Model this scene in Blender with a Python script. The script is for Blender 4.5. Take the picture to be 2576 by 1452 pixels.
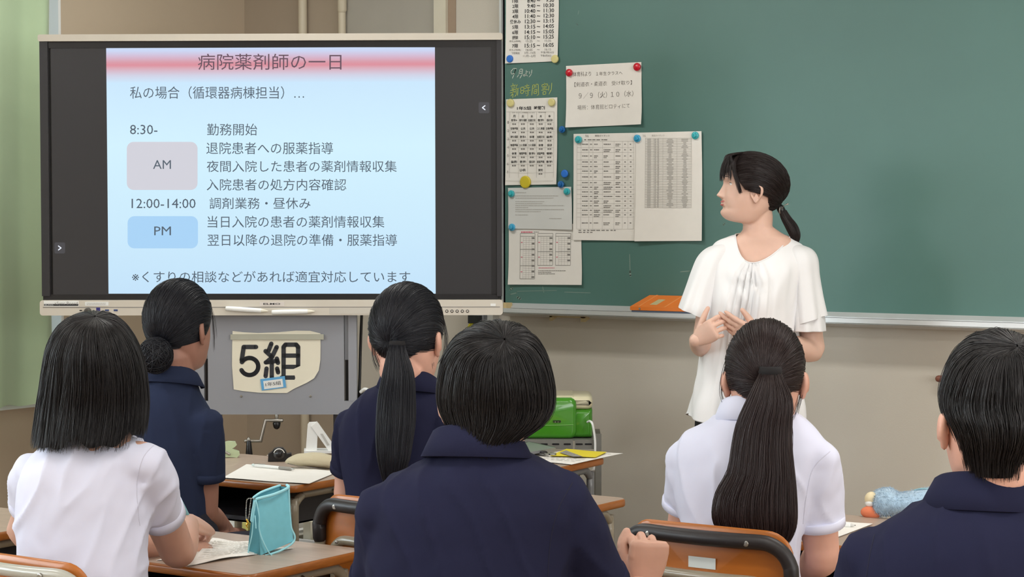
import bpy, math, random
import numpy as np
from mathutils import Vector, Matrix, noise
random.seed(7); RNG = np.random.default_rng(7)
sc = bpy.context.scene
for o in list(bpy.data.objects): bpy.data.objects.remove(o)
COL = sc.collection
PI = math.pi
# ------------------------------------------------------------------ camera
FPX, PSI, CAM_H = 5000.0, math.radians(34.5), 1.47
PITCH, ROLL = math.atan(181.0/5000), 0.002
W2, H2 = 1288.0, 726.0
f_h = np.array([-math.sin(PSI), math.cos(PSI), 0.0]); r_h = np.array([math.cos(PSI), math.sin(PSI), 0.0]); up = np.array([0, 0, 1.0])
Fv = f_h*math.cos(PITCH) - up*math.sin(PITCH)
Uv = up*math.cos(PITCH) + f_h*math.sin(PITCH)
Rv = r_h*math.cos(ROLL) - Uv*math.sin(ROLL)
Uv = Uv*math.cos(ROLL) + r_h*math.sin(ROLL)
CAM = np.array([0, 0, CAM_H])
cd = bpy.data.cameras.new('camera'); cam = bpy.data.objects.new('camera', cd); COL.objects.link(cam)
cd.sensor_width = 36.0; cd.lens = 36.0*FPX/2576.0; cd.clip_start = 0.05; cd.clip_end = 60
M = Matrix(((Rv[0], Uv[0], -Fv[0], CAM[0]), (Rv[1], Uv[1], -Fv[1], CAM[1]), (Rv[2], Uv[2], -Fv[2], CAM[2]), (0, 0, 0, 1)))
cam.matrix_world = M
sc.camera = cam
sc.view_settings.view_transform = 'Standard'; sc.view_settings.look = 'None'
sc.view_settings.gamma = 1.0; sc.view_settings.use_curve_mapping = False
sc.view_settings.exposure = 0.0
# ------------------------------------------------------------------ world and lights
wd = bpy.data.worlds.new('world'); sc.world = wd; wd.use_nodes = True
bg = wd.node_tree.nodes['Background']; bg.inputs[0].default_value = (0.80, 0.90, 1.0, 1); bg.inputs[1].default_value = 1.4
def area(name, loc, target, sx, sy, energy, color):
    l = bpy.data.lights.new(name, 'AREA'); l.shape = 'RECTANGLE'; l.size = sx; l.size_y = sy; l.energy = energy; l.color = color
    o = bpy.data.objects.new(name, l); COL.objects.link(o); o.location = loc
    d = Vector(target) - Vector(loc); o.rotation_euler = d.to_track_quat('-Z', 'Y').to_euler(); return o
area('window_daylight', (-5.9, -0.4, 1.9), (-3.0, 0.2, 1.2), 5.0, 1.7, 250, (0.90, 0.96, 1.0))
area('corridor_daylight', (3.3, 1.6, 1.9), (-2.0, 4.0, 1.0), 6.0, 1.6, 145, (1.0, 0.98, 0.95))
for i, (lx, ly) in enumerate([(-4.3, 2.2), (-1.4, 2.2), (-4.3, 4.7), (-1.4, 4.7), (-4.3, -0.4), (-1.4, -0.4), (1.4, 2.2), (1.4, 4.7)]):
    area('ceiling_lamp_light', (lx, ly, 2.93), (lx, ly, 0), 1.2, 0.25, 22, (1.0, 0.98, 0.94))

# ------------------------------------------------------------------ geometry helpers
def ray(px, py):
    return Fv*FPX + Rv*(px - W2) + Uv*(H2 - py)
def hit(px, py, n, c):
    d = ray(px, py); n = np.asarray(n, float)
    return CAM + d*((c - CAM @ n)/(d @ n))
def atY(px, py, y): return hit(px, py, (0, 1, 0), y)
def atX(px, py, x): return hit(px, py, (1, 0, 0), x)
def atZ(px, py, z): return hit(px, py, (0, 0, 1), z)
def atD(px, py, d): return hit(px, py, f_h, d)

class View:
    """a frame on the floor: x to the photograph's right, y away from the camera, z up"""
    def __init__(s, px, d):
        q = ray(px, 545); n = np.array([q[0], q[1], 0]); n /= np.linalg.norm(n)
        s.n = n; s.ang = math.atan2(-n[0], n[1]); s.D = d/float(n @ f_h)*1.0
        s.O = np.array([n[0]*s.D, n[1]*s.D, 0.0])
        s.r = np.array([n[1], -n[0], 0.0])
    def loc(s, w):
        w = np.asarray(w) - s.O
        return np.array([w @ s.r, w @ s.n, w[2]])
    def world(s, q): return s.O + s.r*q[0] + s.n*q[1] + up*q[2]
    def p(s, px, py, dy=0.0): return s.loc(hit(px, py, s.n, s.D + dy))
    def pz(s, px, py, z): return s.loc(hit(px, py, (0, 0, 1), z))

def tagit(o, label=None, cat=None, group=None, kind=None):
    if label: o['label'] = label
    if cat: o['category'] = cat
    if group: o['group'] = group
    if kind: o['kind'] = kind
    return o
def empty(name, loc, rz=0.0, label=None, cat=None, group=None):
    o = bpy.data.objects.new(name, None); COL.objects.link(o); o.location = [float(v) for v in loc]; o.rotation_euler = (0, 0, rz); o.empty_display_size = 0.1
    return tagit(o, label, cat, group)
def mesh_data(name, v, f, smooth=True):
    me = bpy.data.meshes.new(name)
    me.from_pydata([tuple(map(float, p)) for p in v], [], [tuple(map(int, q)) for q in f]); me.update()
    if smooth: me.shade_smooth()
    return me
def add(name, vf, mat, parent=None, smooth=True, loc=None):
    me = vf if isinstance(vf, bpy.types.Mesh) else mesh_data(name, vf[0], vf[1], smooth)
    if mat is not None and len(me.materials) == 0: me.materials.append(mat)
    o = bpy.data.objects.new(name, me); COL.objects.link(o)
    if parent is not None: o.parent = parent
    if loc is not None: o.location = loc
    return o
def join(*parts):
    V, F, n = [], [], 0
    for v, f in parts:
        V.extend([tuple(p) for p in v]); F.extend([tuple(i + n for i in q) for q in f]); n += len(v)
    return V, F
def xf(vf, m):
    m = Matrix(m) if not isinstance(m, Matrix) else m
    return [tuple(m @ Vector(p)) for p in vf[0]], vf[1]
def box(x0, x1, y0, y1, z0, z1):
    v = [(x0, y0, z0), (x1, y0, z0), (x1, y1, z0), (x0, y1, z0), (x0, y0, z1), (x1, y0, z1), (x1, y1, z1), (x0, y1, z1)]
    return v, [(0, 3, 2, 1), (4, 5, 6, 7), (0, 1, 5, 4), (1, 2, 6, 5), (2, 3, 7, 6), (3, 0, 4, 7)]
def prism(poly, a0, a1, axis='y'):
    """polygon in the two other axes, extruded along axis"""
    n = len(poly); V = []
    for a in (a0, a1):
        for (p, q) in poly:
            V.append({'y': (p, a, q), 'z': (p, q, a), 'x': (a, p, q)}[axis])
    F = [tuple(range(n)), tuple(range(2*n-1, n-1, -1))] + [(i, i+n, (i+1) % n+n, (i+1) % n) for i in range(n)]
    return V, F
def rrect(x0, x1, y0, y1, r, k=5):
    P = []
    for cx, cy, a0 in ((x1-r, y1-r, 0), (x0+r, y1-r, 90), (x0+r, y0+r, 180), (x1-r, y0+r, 270)):
        for i in range(k+1):
            a = math.radians(a0 + 90*i/k); P.append((cx + r*math.cos(a), cy + r*math.sin(a)))
    return P
def catmull(P, k=6, closed=False):
    P = np.asarray(P, float); n = len(P); out = []
    if closed: idx = lambda i: P[i % n]; m = n
    else: idx = lambda i: P[min(max(i, 0), n-1)]; m = n-1
    for i in range(m):
        p0, p1, p2, p3 = idx(i-1), idx(i), idx(i+1), idx(i+2)
        for j in range(k):
            t = j/k
            out.append(0.5*((2*p1) + (-p0+p2)*t + (2*p0-5*p1+4*p2-p3)*t*t + (-p0+3*p1-3*p2+p3)*t**3))
    if not closed: out.append(P[-1])
    return np.array(out)
def loft(R, closed=True, cap0=True, cap1=True):
    R = np.asarray(R, float); n, m = R.shape[:2]
    V = [tuple(p) for p in R.reshape(-1, 3)]; F = []
    for i in range(n-1):
        for j in range(m if closed else m-1):
            a, b = i*m+j, i*m+(j+1) % m
            F.append((a, b, b+m, a+m))
    if closed and cap0: F.append(tuple(range(m-1, -1, -1)))
    if closed and cap1: F.append(tuple(range((n-1)*m, n*m)))
    return V, F
def tube(P, r, n=10, smooth=0, cap=True, ref=None, flat=None):
    """sweep; r a number or list; flat = factor across ref for elliptical sections; rounded ends"""
    P = np.asarray(P, float)
    if np.isscalar(r): r = [r]*len(P)
    r = np.asarray(r, float)
    if smooth:
        Q = catmull(np.column_stack([P, r]), smooth); P, r = Q[:, :3], Q[:, 3]
    T = np.gradient(P, axis=0); T /= np.linalg.norm(T, axis=1)[:, None] + 1e-12
    if ref is None:
        ref = np.array([0, 0, 1.0]) if abs(T[0][2]) < 0.9 else np.array([1.0, 0, 0])
    N = np.cross(T[0], ref); N /= np.linalg.norm(N); rings = []
    for i in range(len(P)):
        N = N - T[i]*(N @ T[i]); N /= np.linalg.norm(N)+1e-12; B = np.cross(T[i], N)
        fl = 1.0 if flat is None else flat
        rings.append([P[i] + r[i]*(N*math.cos(a) + B*fl*math.sin(a)) for a in np.arange(n)*2*PI/n])
    if cap:
        def dome(ring, c, t, rr):
            ring = np.array(ring); return [[c + (q-c)*s_ + t*rr*h_ for q in ring] for s_, h_ in ((0.8, 0.55), (0.35, 0.9))]
        rings = dome(rings[0], P[0], -T[0], r[0])[::-1] + rings + dome(rings[-1], P[-1], T[-1], r[-1])
    return loft(rings)
def disc(c, nrm, rad, th, n=24, dome=0.0, bev=0.15):
    """a magnet-like disc on a surface: c centre at the surface, nrm outward"""
    nrm = np.asarray(nrm, float); nrm /= np.linalg.norm(nrm); a = np.cross(nrm, (0, 0, 1.0)); 
    if np.linalg.norm(a) < .1: a = np.cross(nrm, (1.0, 0, 0))
    a /= np.linalg.norm(a); b = np.cross(nrm, a); rings = []
    for rr, h in ((1, 0), (1, th*0.7), (1-bev*.4, th*.92), (1-bev, th), (0.5, th+dome*.8), (0.1, th+dome)):
        rings.append([np.asarray(c) + rad*rr*(a*math.cos(t)+b*math.sin(t)) + nrm*h for t in np.arange(n)*2*PI/n])
    return loft(rings)
def ellipsoid(c, r, n=24, m=16):
    rings = []
    for i in range(1, m):
        th = PI*i/m
        rings.append([(c[0]+r[0]*math.sin(th)*math.cos(a), c[1]+r[1]*math.sin(th)*math.sin(a), c[2]-r[2]*math.cos(th)) for a in np.arange(n)*2*PI/n])
    return loft(rings)
def remesh(vf, voxel, it=2, fac=0.5, cut=None):
    me = mesh_data('tmp', vf[0], vf[1]); o = bpy.data.objects.new('tmp', me); COL.objects.link(o)
    m = o.modifiers.new('r', 'REMESH'); m.mode = 'VOXEL'; m.voxel_size = voxel
    if it: s_ = o.modifiers.new('s', 'SMOOTH'); s_.iterations = it; s_.factor = fac
    dg = bpy.context.evaluated_depsgraph_get(); ev = o.evaluated_get(dg); m2 = ev.to_mesh()
    n = len(m2.vertices); a = np.empty(n*3, np.float32); m2.vertices.foreach_get('co', a); V = a.reshape(-1, 3).astype(float)
    F = [tuple(p.vertices) for p in m2.polygons]
    ev.to_mesh_clear(); bpy.data.objects.remove(o); bpy.data.meshes.remove(me)
    return V, F
def quads_np(name, V, Q, mat):
    """fast mesh from numpy arrays of quads"""
    me = bpy.data.meshes.new(name); V = np.asarray(V, np.float32); Q = np.asarray(Q, np.int32)
    me.vertices.add(len(V)); me.vertices.foreach_set('co', V.ravel())
    me.loops.add(Q.size); me.loops.foreach_set('vertex_index', Q.ravel())
    me.polygons.add(len(Q)); me.polygons.foreach_set('loop_start', np.arange(0, Q.size, 4, dtype=np.int32))
    me.update(calc_edges=True); me.shade_smooth(); me.materials.append(mat); return me
def strands(paths, w):
    """paths (N,M,3) -> three-sided tapering tubes"""
    P = np.asarray(paths, float); N, K = P.shape[:2]
    T = np.gradient(P, axis=1); T /= np.linalg.norm(T, axis=2, keepdims=True)+1e-9
    R0 = RNG.normal(size=(N, 1, 3)); A = np.cross(T, np.broadcast_to(R0, T.shape)); A /= np.linalg.norm(A, axis=2, keepdims=True)+1e-9
    B = np.cross(T, A); t = np.linspace(0, 1, K)[None, :, None]
    ww = w*(0.35 + 0.65*np.minimum(1, np.minimum(t*8, (1-t)*6))) * RNG.uniform(.7, 1.3, (N, 1, 1))
    V = np.stack([P + ww*(A*math.cos(a)+B*math.sin(a)) for a in (0, 2*PI/3, 4*PI/3)], axis=2)  # N,K,3,3
    i = np.arange(N)[:, None, None]; k = np.arange(K-1)[None, :, None]; j = np.arange(3)[None, None, :]; jn = (j+1) % 3
    b = (i*K + k)*3; c = (i*K + k+1)*3
    Q = np.stack([b+j, b+jn, c+jn, c+j], axis=-1).reshape(-1, 4)
    return V.reshape(-1, 3), Q

# ------------------------------------------------------------------ materials
def srgb(r, g, b):
    def c(u):
        u /= 255.0
        return u/12.92 if u <= 0.04045 else ((u+0.055)/1.055)**2.4
    return (c(r), c(g), c(b), 1.0)
MATS = {}
def mat(name, col, rough=0.6, metal=0.0, var=0.0, vscale=8.0, bump=0.0, bscale=200.0, emit=0.0, spec=0.5, stretch=None, coat=0.0, sheen=0.0, alpha=1.0, trans=0.0, sss=0.0, bdist=0.002):
    m = bpy.data.materials.new(name); m.use_nodes = True; nt = m.node_tree; b = nt.nodes['Principled BSDF']
    c = col if len(col) == 4 else srgb(*col)
    b.inputs['Base Color'].default_value = c; b.inputs['Roughness'].default_value = rough; b.inputs['Metallic'].default_value = metal
    b.inputs['Specular IOR Level'].default_value = spec; b.inputs['Coat Weight'].default_value = coat; b.inputs['Sheen Weight'].default_value = sheen
    b.inputs['Alpha'].default_value = alpha; b.inputs['Transmission Weight'].default_value = trans
    if sss: b.inputs['Subsurface Weight'].default_value = sss; b.inputs['Subsurface Radius'].default_value = (0.01, 0.004, 0.002); b.inputs['Subsurface Scale'].default_value = 0.6
    tc = nt.nodes.new('ShaderNodeTexCoord'); src = tc.outputs['Object']
    if stretch:
        mp = nt.nodes.new('ShaderNodeMapping'); mp.inputs['Scale'].default_value = stretch; nt.links.new(src, mp.inputs[0]); src = mp.outputs[0]
    if var:
        n = nt.nodes.new('ShaderNodeTexNoise'); n.inputs['Scale'].default_value = vscale; n.inputs['Detail'].default_value = 5; nt.links.new(src, n.inputs['Vector'])
        r = nt.nodes.new('ShaderNodeValToRGB'); r.color_ramp.elements[0].position = 0.3; r.color_ramp.elements[1].position = 0.7
        r.color_ramp.elements[0].color = tuple(v*(1-var) for v in c[:3])+(1,); r.color_ramp.elements[1].color = tuple(min(1, v*(1+var)) for v in c[:3])+(1,)
        nt.links.new(n.outputs['Fac'], r.inputs[0]); nt.links.new(r.outputs[0], b.inputs['Base Color'])
    if bump:
        n2 = nt.nodes.new('ShaderNodeTexNoise'); n2.inputs['Scale'].default_value = bscale; n2.inputs['Detail'].default_value = 3; nt.links.new(src, n2.inputs['Vector'])
        bp = nt.nodes.new('ShaderNodeBump'); bp.inputs['Strength'].default_value = bump; bp.inputs['Distance'].default_value = bdist
        nt.links.new(n2.outputs['Fac'], bp.inputs['Height']); nt.links.new(bp.outputs[0], b.inputs['Normal'])
    if emit:
        b.inputs['Emission Color'].default_value = c; b.inputs['Emission Strength'].default_value = emit
    MATS[name] = m; return m

# ------------------------------------------------------------------ lettering
_glyph = {}
def text_raw(s, off=0.0, res=2):
    k = (s, off)
    if k in _glyph: return _glyph[k]
    c = bpy.data.curves.new('t', 'FONT'); c.body = s; c.size = 1.0; c.resolution_u = res; c.offset = off; c.fill_mode = 'FRONT'
    o = bpy.data.objects.new('t', c); COL.objects.link(o)
    dg = bpy.context.evaluated_depsgraph_get(); me = o.evaluated_get(dg).to_mesh()
    V = np.array([v.co[:2] for v in me.vertices]) if len(me.vertices) else np.zeros((0, 2)); F = [tuple(p.vertices) for p in me.polygons]
    bpy.data.objects.remove(o); bpy.data.curves.remove(c)
    _glyph[k] = (V, F); return V, F
def text_px(s, x0, x1, ytop, ybot, plane, off=0.0, slope=0.0):
    """lettering spanning the given box, laid on a surface through plane(px, py)"""
    V, F = text_raw(s, off)
    if not len(V): return [], []
    a, b = V.min(0), V.max(0); d = np.maximum(b-a, 1e-6)
    out = []
    for (x, y) in V:
        u = x0 + (x-a[0])/d[0]*(x1-x0); v = ybot - (y-a[1])/d[1]*(ybot-ytop) + slope*(u-x0)
        out.append(plane(u, v))
    return out, F
def quad_px(x0, y0, x1, y1, plane, slope=0.0):
    return [plane(x0, y0), plane(x1, y0+slope*(x1-x0)), plane(x1, y1+slope*(x1-x0)), plane(x0, y1)], [(3, 2, 1, 0)]
# ------------------------------------------------------------------ materials used around the room
m_wall = mat('wall_paint', (204, 198, 186), 0.75, var=0.05, vscale=1.5, bump=0.25, bscale=260, bdist=0.001)
m_walld = mat('wall_paint_shaded', (170, 156, 138), 0.75, var=0.04, vscale=1.5, bump=0.25, bscale=260, bdist=0.001)
m_wallw = mat('wall_paint_tan', (190, 174, 152), 0.75, var=0.04, vscale=1.5, bump=0.2, bscale=260, bdist=0.001)
m_trimw = mat('pale_trim', (214, 208, 190), 0.5, var=0.04)
m_white = mat('white_paint', (232, 234, 232), 0.45)
m_ceil = mat('ceiling_board', (225, 222, 214), 0.9, var=0.05, vscale=30)
m_floor = mat('floor_wood', (150, 120, 88), 0.4, var=0.15, vscale=6, stretch=(1, 8, 1))
m_base = mat('green_grey_base', (158, 158, 116), 0.55, var=0.05)
m_board = mat('chalkboard_green', (84, 122, 115), 0.42, spec=0.5, var=0.05, vscale=2.2, bump=0.15, bscale=500, bdist=0.0006)
m_alu = mat('aluminium_rail', (206, 209, 210), 0.35, metal=0.22, var=0.03)
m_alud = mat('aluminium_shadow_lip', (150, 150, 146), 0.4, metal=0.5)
m_curt = mat('green_curtain_cloth', (168, 190, 156), 0.85, var=0.05, vscale=3, sheen=0.2, trans=0.0)
m_pvc = mat('cream_pipe', (206, 196, 174), 0.45)
m_black = mat('black_plastic', (24, 24, 27), 0.35)
m_dark = mat('black_rubber', (34, 30, 32), 0.45, var=0.1, vscale=60)
m_bezel = mat('dark_grey_bezel', (40, 40, 44), 0.4)
m_silver = mat('warm_silver_plastic', (196, 190, 178), 0.42, metal=0.15, var=0.02)
m_steel = mat('brushed_steel', (170, 168, 162), 0.3, metal=0.9)
m_paper = mat('white_paper', (240, 237, 231), 0.8, var=0.015, vscale=20, bump=0.1, bscale=60)
m_cream = mat('cream_paper', (232, 227, 208), 0.8, var=0.02, vscale=12)
m_ink = mat('black_ink', (38, 38, 40), 0.7)
m_inkg = mat('grey_ink', (134, 131, 127), 0.8)
m_inkl = mat('pale_grey_ink', (184, 181, 176), 0.8)
m_pink = mat('pink_ink', (225, 120, 140), 0.8)

YW = atD(1272, 545, 7.58)[1]; XL = atY(620, 545, YW)[0]; XR, YB, ZC = 3.6, -3.2, 2.95
def wallP(off=0.0): return lambda px, py: atY(px, py, YW - off)
def struct(name, vf, m, parent=None, smooth=False):
    o = add(name, vf, m, parent, smooth)
    if parent is None: o['kind'] = 'structure'
    return o
struct('floor', box(XL-.2, XR+.2, YB-.2, YW+.2, -0.1, 0), m_floor)
struct('ceiling', box(XL-.2, XR+.2, YB-.2, YW+.2, ZC, ZC+.1), m_ceil)
struct('wall_front', box(XL-.2, XR+.2, YW, YW+.2, 0, ZC), m_wall)
# front corner: flat strip left of the pipes, recess shade put into its colour
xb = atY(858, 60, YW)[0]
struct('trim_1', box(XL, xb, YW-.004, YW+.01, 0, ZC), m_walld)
# window wall: solid below and above the windows and at the front corner
zs, zt = 0.80, 2.45; yw1 = atX(149, 60, XL)[1]
struct('wall_left', join(box(XL-.2, XL, YB, YW, 0, zs), box(XL-.2, XL, YB, YW, zt, ZC), box(XL-.2, XL, yw1, YW, zs, zt), box(XL-.2, XL, YB, -2.6, zs, zt)), m_wallw)
struct('wall_right', join(box(XR, XR+.2, YB, YW, 0, 1.0), box(XR, XR+.2, YB, YW, 2.5, ZC), box(XR, XR+.2, 4.4, YW, 1.0, 2.5), box(XR, XR+.2, YB, -1.2, 1.0, 2.5)), m_wall)
struct('wall_back', box(XL, XR, YB-.2, YB, 0, ZC), m_wall)
bb = struct('baseboard_front', box(XL+.004, XR, YW-.02, YW, 0, .19), m_base)
add('baseboard_cap', box(XL+.004, XR, YW-.026, YW, .19, .203), m_trimw, bb, False)
struct('baseboard_left', box(XL, XL+.02, YB, YW-.03, 0, .19), m_base)
# window frames with glass
w1 = empty('window_1', (XL-.1, 0, 0)); w1['kind'] = 'structure'
y0 = -2.6
frames = []
for k in range(5):
    ya = y0 + (yw1-y0)*k/4
    add('window_frame', box(-.03, .03, ya-.03, ya+.03, zs, zt), m_white, w1, False)
for z in (zs+.03, zt-.03): add('window_frame', box(-.03, .03, y0, yw1, z-.03, z+.03), m_white, w1, False)
m_glass = mat('window_glass', (240, 248, 250), 0.02, trans=1.0, spec=0.5); 
for k in range(4):
    add('pane', box(-.004, .004, y0+(yw1-y0)*k/4+.03, y0+(yw1-y0)*(k+1)/4-.03, zs+.06, zt-.06), m_glass, w1, False)
# white window jamb seen beside the curtain
struct('trim_2', box(XL-.2, XL+.004, yw1-.008, yw1+.004, zs, zt), m_white)
struct('trim_6', box(XL-.2, XL+.03, -2.6, yw1, zs-.03, zs), m_white)
# curtain
cy0, cy1 = atX(118, 60, XL+.12)[1], 3.4
def curtain(y_a, y_b, n, seed):
    rr = random.Random(seed); R = []
    for z in np.linspace(0.795, 2.75, 14):
        row = []
        for i in range(n):
            t = i/(n-1); y = y_a + (y_b-y_a)*t; ph = t*46 + 0.9*math.sin(t*9)
            amp = 0.022 + 0.012*math.sin(t*31+seed)
            row.append((XL+.13 + amp*math.sin(ph)*(0.75+.25*(2.75-z)/2) + .006*math.sin(z*5+t*20), y + .01*math.sin(z*3+t*17), z + 0.006*math.sin(t*60)))
        R.append(row)
    R = np.array(R); B = R + np.array([.004, 0, 0])
    V, F = loft(R, closed=False); V2, F2 = loft(B[::-1], closed=False)
    return join((V, F), (V2, F2))
ct = add('window_curtain', curtain(cy0, cy1, 260, 1), m_curt); tagit(ct, 'pale green pleated curtain hanging beside the big display', 'curtain')
rl = add('curtain_rail', tube([(XL+.13, -2.6, 2.77), (XL+.13, cy0+.05, 2.77)], .012, 8), m_white); tagit(rl, 'white curtain rail above the windows', 'rail')
# pipes and panels on the front wall above and below the display
def vstrip(name, xa, xb_, dep, m, label=None, cat=None, z0=0.0, z1=ZC, rounded=False):
    A, B = atY(xa, 60, YW-dep)[0], atY(xb_, 60, YW-dep)[0]
    if rounded: vf = tube([((A+B)/2, YW-(B-A)/2-.01, z0+.02), ((A+B)/2, YW-(B-A)/2-.01, z1-.02)], (B-A)/2, 16)
    else: vf = box(A, B, YW-dep, YW-.0005, z0, z1)
    o = add(name, vf, m, None, rounded)
    if label: tagit(o, label, cat)
    else: o['kind'] = 'structure'
    return o
p1 = vstrip('wall_pipe', 752, 769, .03, m_pvc, 'cream vertical pipe on the wall, left of the jointed one', 'pipe', rounded=True)
p2 = vstrip('wall_conduit', 851, 866, .03, m_pvc, 'cream vertical conduit with a joint sleeve, second pipe from the corner', 'pipe', z0=1.2, rounded=True)
A = atY(850, 28, YW-.03)[0]; B = atY(868, 28, YW-.03)[0]
add('joint_sleeve', tube([((A+B)/2, YW-.026, atY(858, 28, YW)[2]), ((A+B)/2, YW-.026, ZC-.05)], (B-A)/2, 16), m_pvc, p2)
m_pgrey = mat('grey_wall_panel', (170, 166, 156), 0.6, var=0.03)
vstrip('trim_3', 867, 1091, .006, m_pgrey, z0=1.3)
vstrip('trim_4', 1091, 1121, .02, m_trimw, z0=1.3)
vstrip('trim_5', 1126, 1146, .004, mat('brown_strip', (160, 140, 120), .6), z0=1.3)

# ------------------------------------------------------------------ chalkboard
xl = atY(1277, 545, YW)[0]; xr_ = xl + 3.6; zb, ztp = 1.143, 2.36
cb = empty('chalkboard', (xl, YW, 0), 0, 'long green chalkboard with aluminium frame and chalk tray on the wall', 'chalkboard')
def cbl(vf): return [(p[0]-xl, p[1]-YW, p[2]) for p in vf[0]], vf[1]
add('board_surface', cbl(box(xl, xr_, YW-.03, YW-.001, zb, ztp)), m_board, cb, False)
xf0 = atY(1267, 545, YW-.04)[0]
add('frame_rail', cbl(join(box(xf0, xl-.008, YW-.03, YW-.001, zb-.01, ztp+.03), box(xl-.008, xl+.002, YW-.042, YW-.001, zb-.005, ztp+.03))), m_alu, cb, False)
add('frame_rail', cbl(box(xr_, xr_+.03, YW-.045, YW-.001, zb-.02, ztp+.03)), m_alu, cb, False)
add('frame_rail', cbl(box(xl-.03, xr_+.03, YW-.045, YW-.001, ztp, ztp+.03)), m_alu, cb, False)
add('bottom_rail', cbl(prism([(YW-.03, zb), (YW-.055, zb-.014), (YW-.055, zb-.018), (YW-.001, zb-.018), (YW-.001, zb)], xf0, xr_, 'x')), m_alu, cb, False)
tray = add('chalk_tray', cbl(prism([(YW-.055, zb-.0195), (YW-.105, zb-.0195), (YW-.108, zb-.016), (YW-.112, zb-.016), (YW-.114, zb-.031), (YW-.110, zb-.034), (YW-.03, zb-.05), (YW-.001, zb-.05), (YW-.001, zb-.0195)], xf0, xr_, 'x')), m_alu, cb, False)
add('tray_shade_strip', cbl(box(xf0, xr_, YW-.1150, YW-.1095, zb-.0355, zb-.0315)), m_alud, cb, False)  # thin strip in greyer aluminium, shade of the tray's underside painted in
a, b = atY(1266, 766, YW-.06)[0], atY(1283, 766, YW-.06)[0]
add('tray_end_cap', cbl(box(a, b, YW-.085, YW-.045, zb-.02, zb+.002)), mat('yellowed_cap', (214, 190, 140), .5), cb, False)
# chalk writing and smudges
def flat_strokes(lines, wpx, plane, n=8):
    V, F = [], []
    for L in lines:
        w = L[0] if np.isscalar(L[0]) else wpx; pts = L[1:] if np.isscalar(L[0]) else L
        P = np.array(pts, float)
        for i in range(len(P)-1):
            d = P[i+1]-P[i]; l = np.linalg.norm(d)+1e-9; q = np.array([-d[1], d[0]])/l*w/2; b0 = len(V)
            V += [plane(*(P[i]+q)), plane(*(P[i]-q)), plane(*(P[i+1]-q)), plane(*(P[i+1]+q))]; F.append((b0, b0+1, b0+2, b0+3))
        for c in P:
            b0 = len(V); V += [plane(c[0]+w/2*math.cos(t), c[1]+w/2*math.sin(t)) for t in np.arange(n)*2*PI/n]; F.append(tuple(range(b0, b0+n)))
    return V, F
W31 = wallP(.0306)
m_chw = mat('white_chalk', (205, 214, 205), 0.95); m_chy = mat('yellow_chalk', (196, 206, 110), 0.95); m_dust = mat('chalk_dust', (128, 152, 142), 0.95)
V = flat_strokes([[(1300, 173), (1292, 172), (1285, 180), (1287, 187), (1294, 184), (1297, 174)], [(1297, 174), (1293, 188), (1289, 197)],
    [(1308, 174), (1305, 188), (1301, 194)], [(1308, 174), (1315, 174), (1313, 188), (1308, 197)], [(1307, 180), (1313, 179)], [(1306, 185), (1312, 184)],
    [(1324, 177), (1323, 189), (1318, 192), (1316, 189), (1321, 187), (1327, 191)], [(1324, 182), (1328, 180)], [(1332, 180), (1332, 186)], [(1338, 176), (1337, 186), (1331, 194)]], 1.7, W31)
add('chalk_writing', cbl(V), m_chw, cb, False)
V = flat_strokes([[(1290, 210), (1291, 215)], [(1285, 217), (1297, 214)], [(1288, 219), (1289, 225)], [(1294, 217), (1292, 225)], [(1284, 228), (1298, 225)], [(1283, 234), (1298, 230)], [(1291, 228), (1290, 246)], [(1291, 234), (1285, 242)], [(1302, 213), (1298, 218), (1299, 238), (1295, 243)], [(1299, 224), (1306, 222)], [(1303, 223), (1302, 240)],
    [(1310, 220), (1310, 236)], [(1310, 220), (1318, 219), (1317, 234), (1310, 236)], [(1310, 228), (1317, 227)], [(1326, 212), (1325, 222)], [(1320, 217), (1331, 215)], [(1318, 223), (1333, 220)], [(1319, 230), (1334, 227)], [(1329, 222), (1328, 240), (1324, 241)], [(1322, 233), (1324, 236)],
    [(1340, 214), (1338, 240)], [(1340, 214), (1345, 213), (1344, 222), (1340, 223)], [(1348, 212), (1354, 212), (1355, 238), (1351, 240)], [(1348, 212), (1348, 221)], [(1344, 226), (1343, 236), (1350, 235), (1351, 225), (1344, 226)], [(1344, 230), (1350, 230)],
    [(1370, 209), (1370, 214)], [(1363, 217), (1364, 213), (1378, 211), (1377, 216)], [(1364, 219), (1376, 217)], [(1365, 223), (1375, 221)], [(1362, 227), (1378, 225)], [(1370, 214), (1370, 227)], [(1366, 231), (1366, 238), (1373, 237), (1373, 230), (1366, 231)], [(1381, 215), (1380, 228)], [(1388, 209), (1387, 225), (1381, 237)]], 1.5, W31)
add('chalk_writing', cbl(V), m_chy, cb, False)
for q in [[2.2, (1584, 640), (1585, 682)], [5, (1585, 684), (1586, 694)], [3, (1712, 684), (1735, 682)], [4, (1283, 729), (1289, 725)], [2.5, (1283, 741), (1300, 737)], [5, (1302, 748), (1309, 752)], [2, (1365, 721), (1368, 736)], [2, (1420, 735), (1485, 737)], [1.5, (1300, 733), (1400, 731)], [4, (1819, 566), (1823, 562)], [1.6, (1456, 27), (1454, 36)], [2.4, (1451, 60), (1453, 63)]]: add('chalk_mark', cbl(flat_strokes([q], 2, W31)), m_dust, cb, False)

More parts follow.
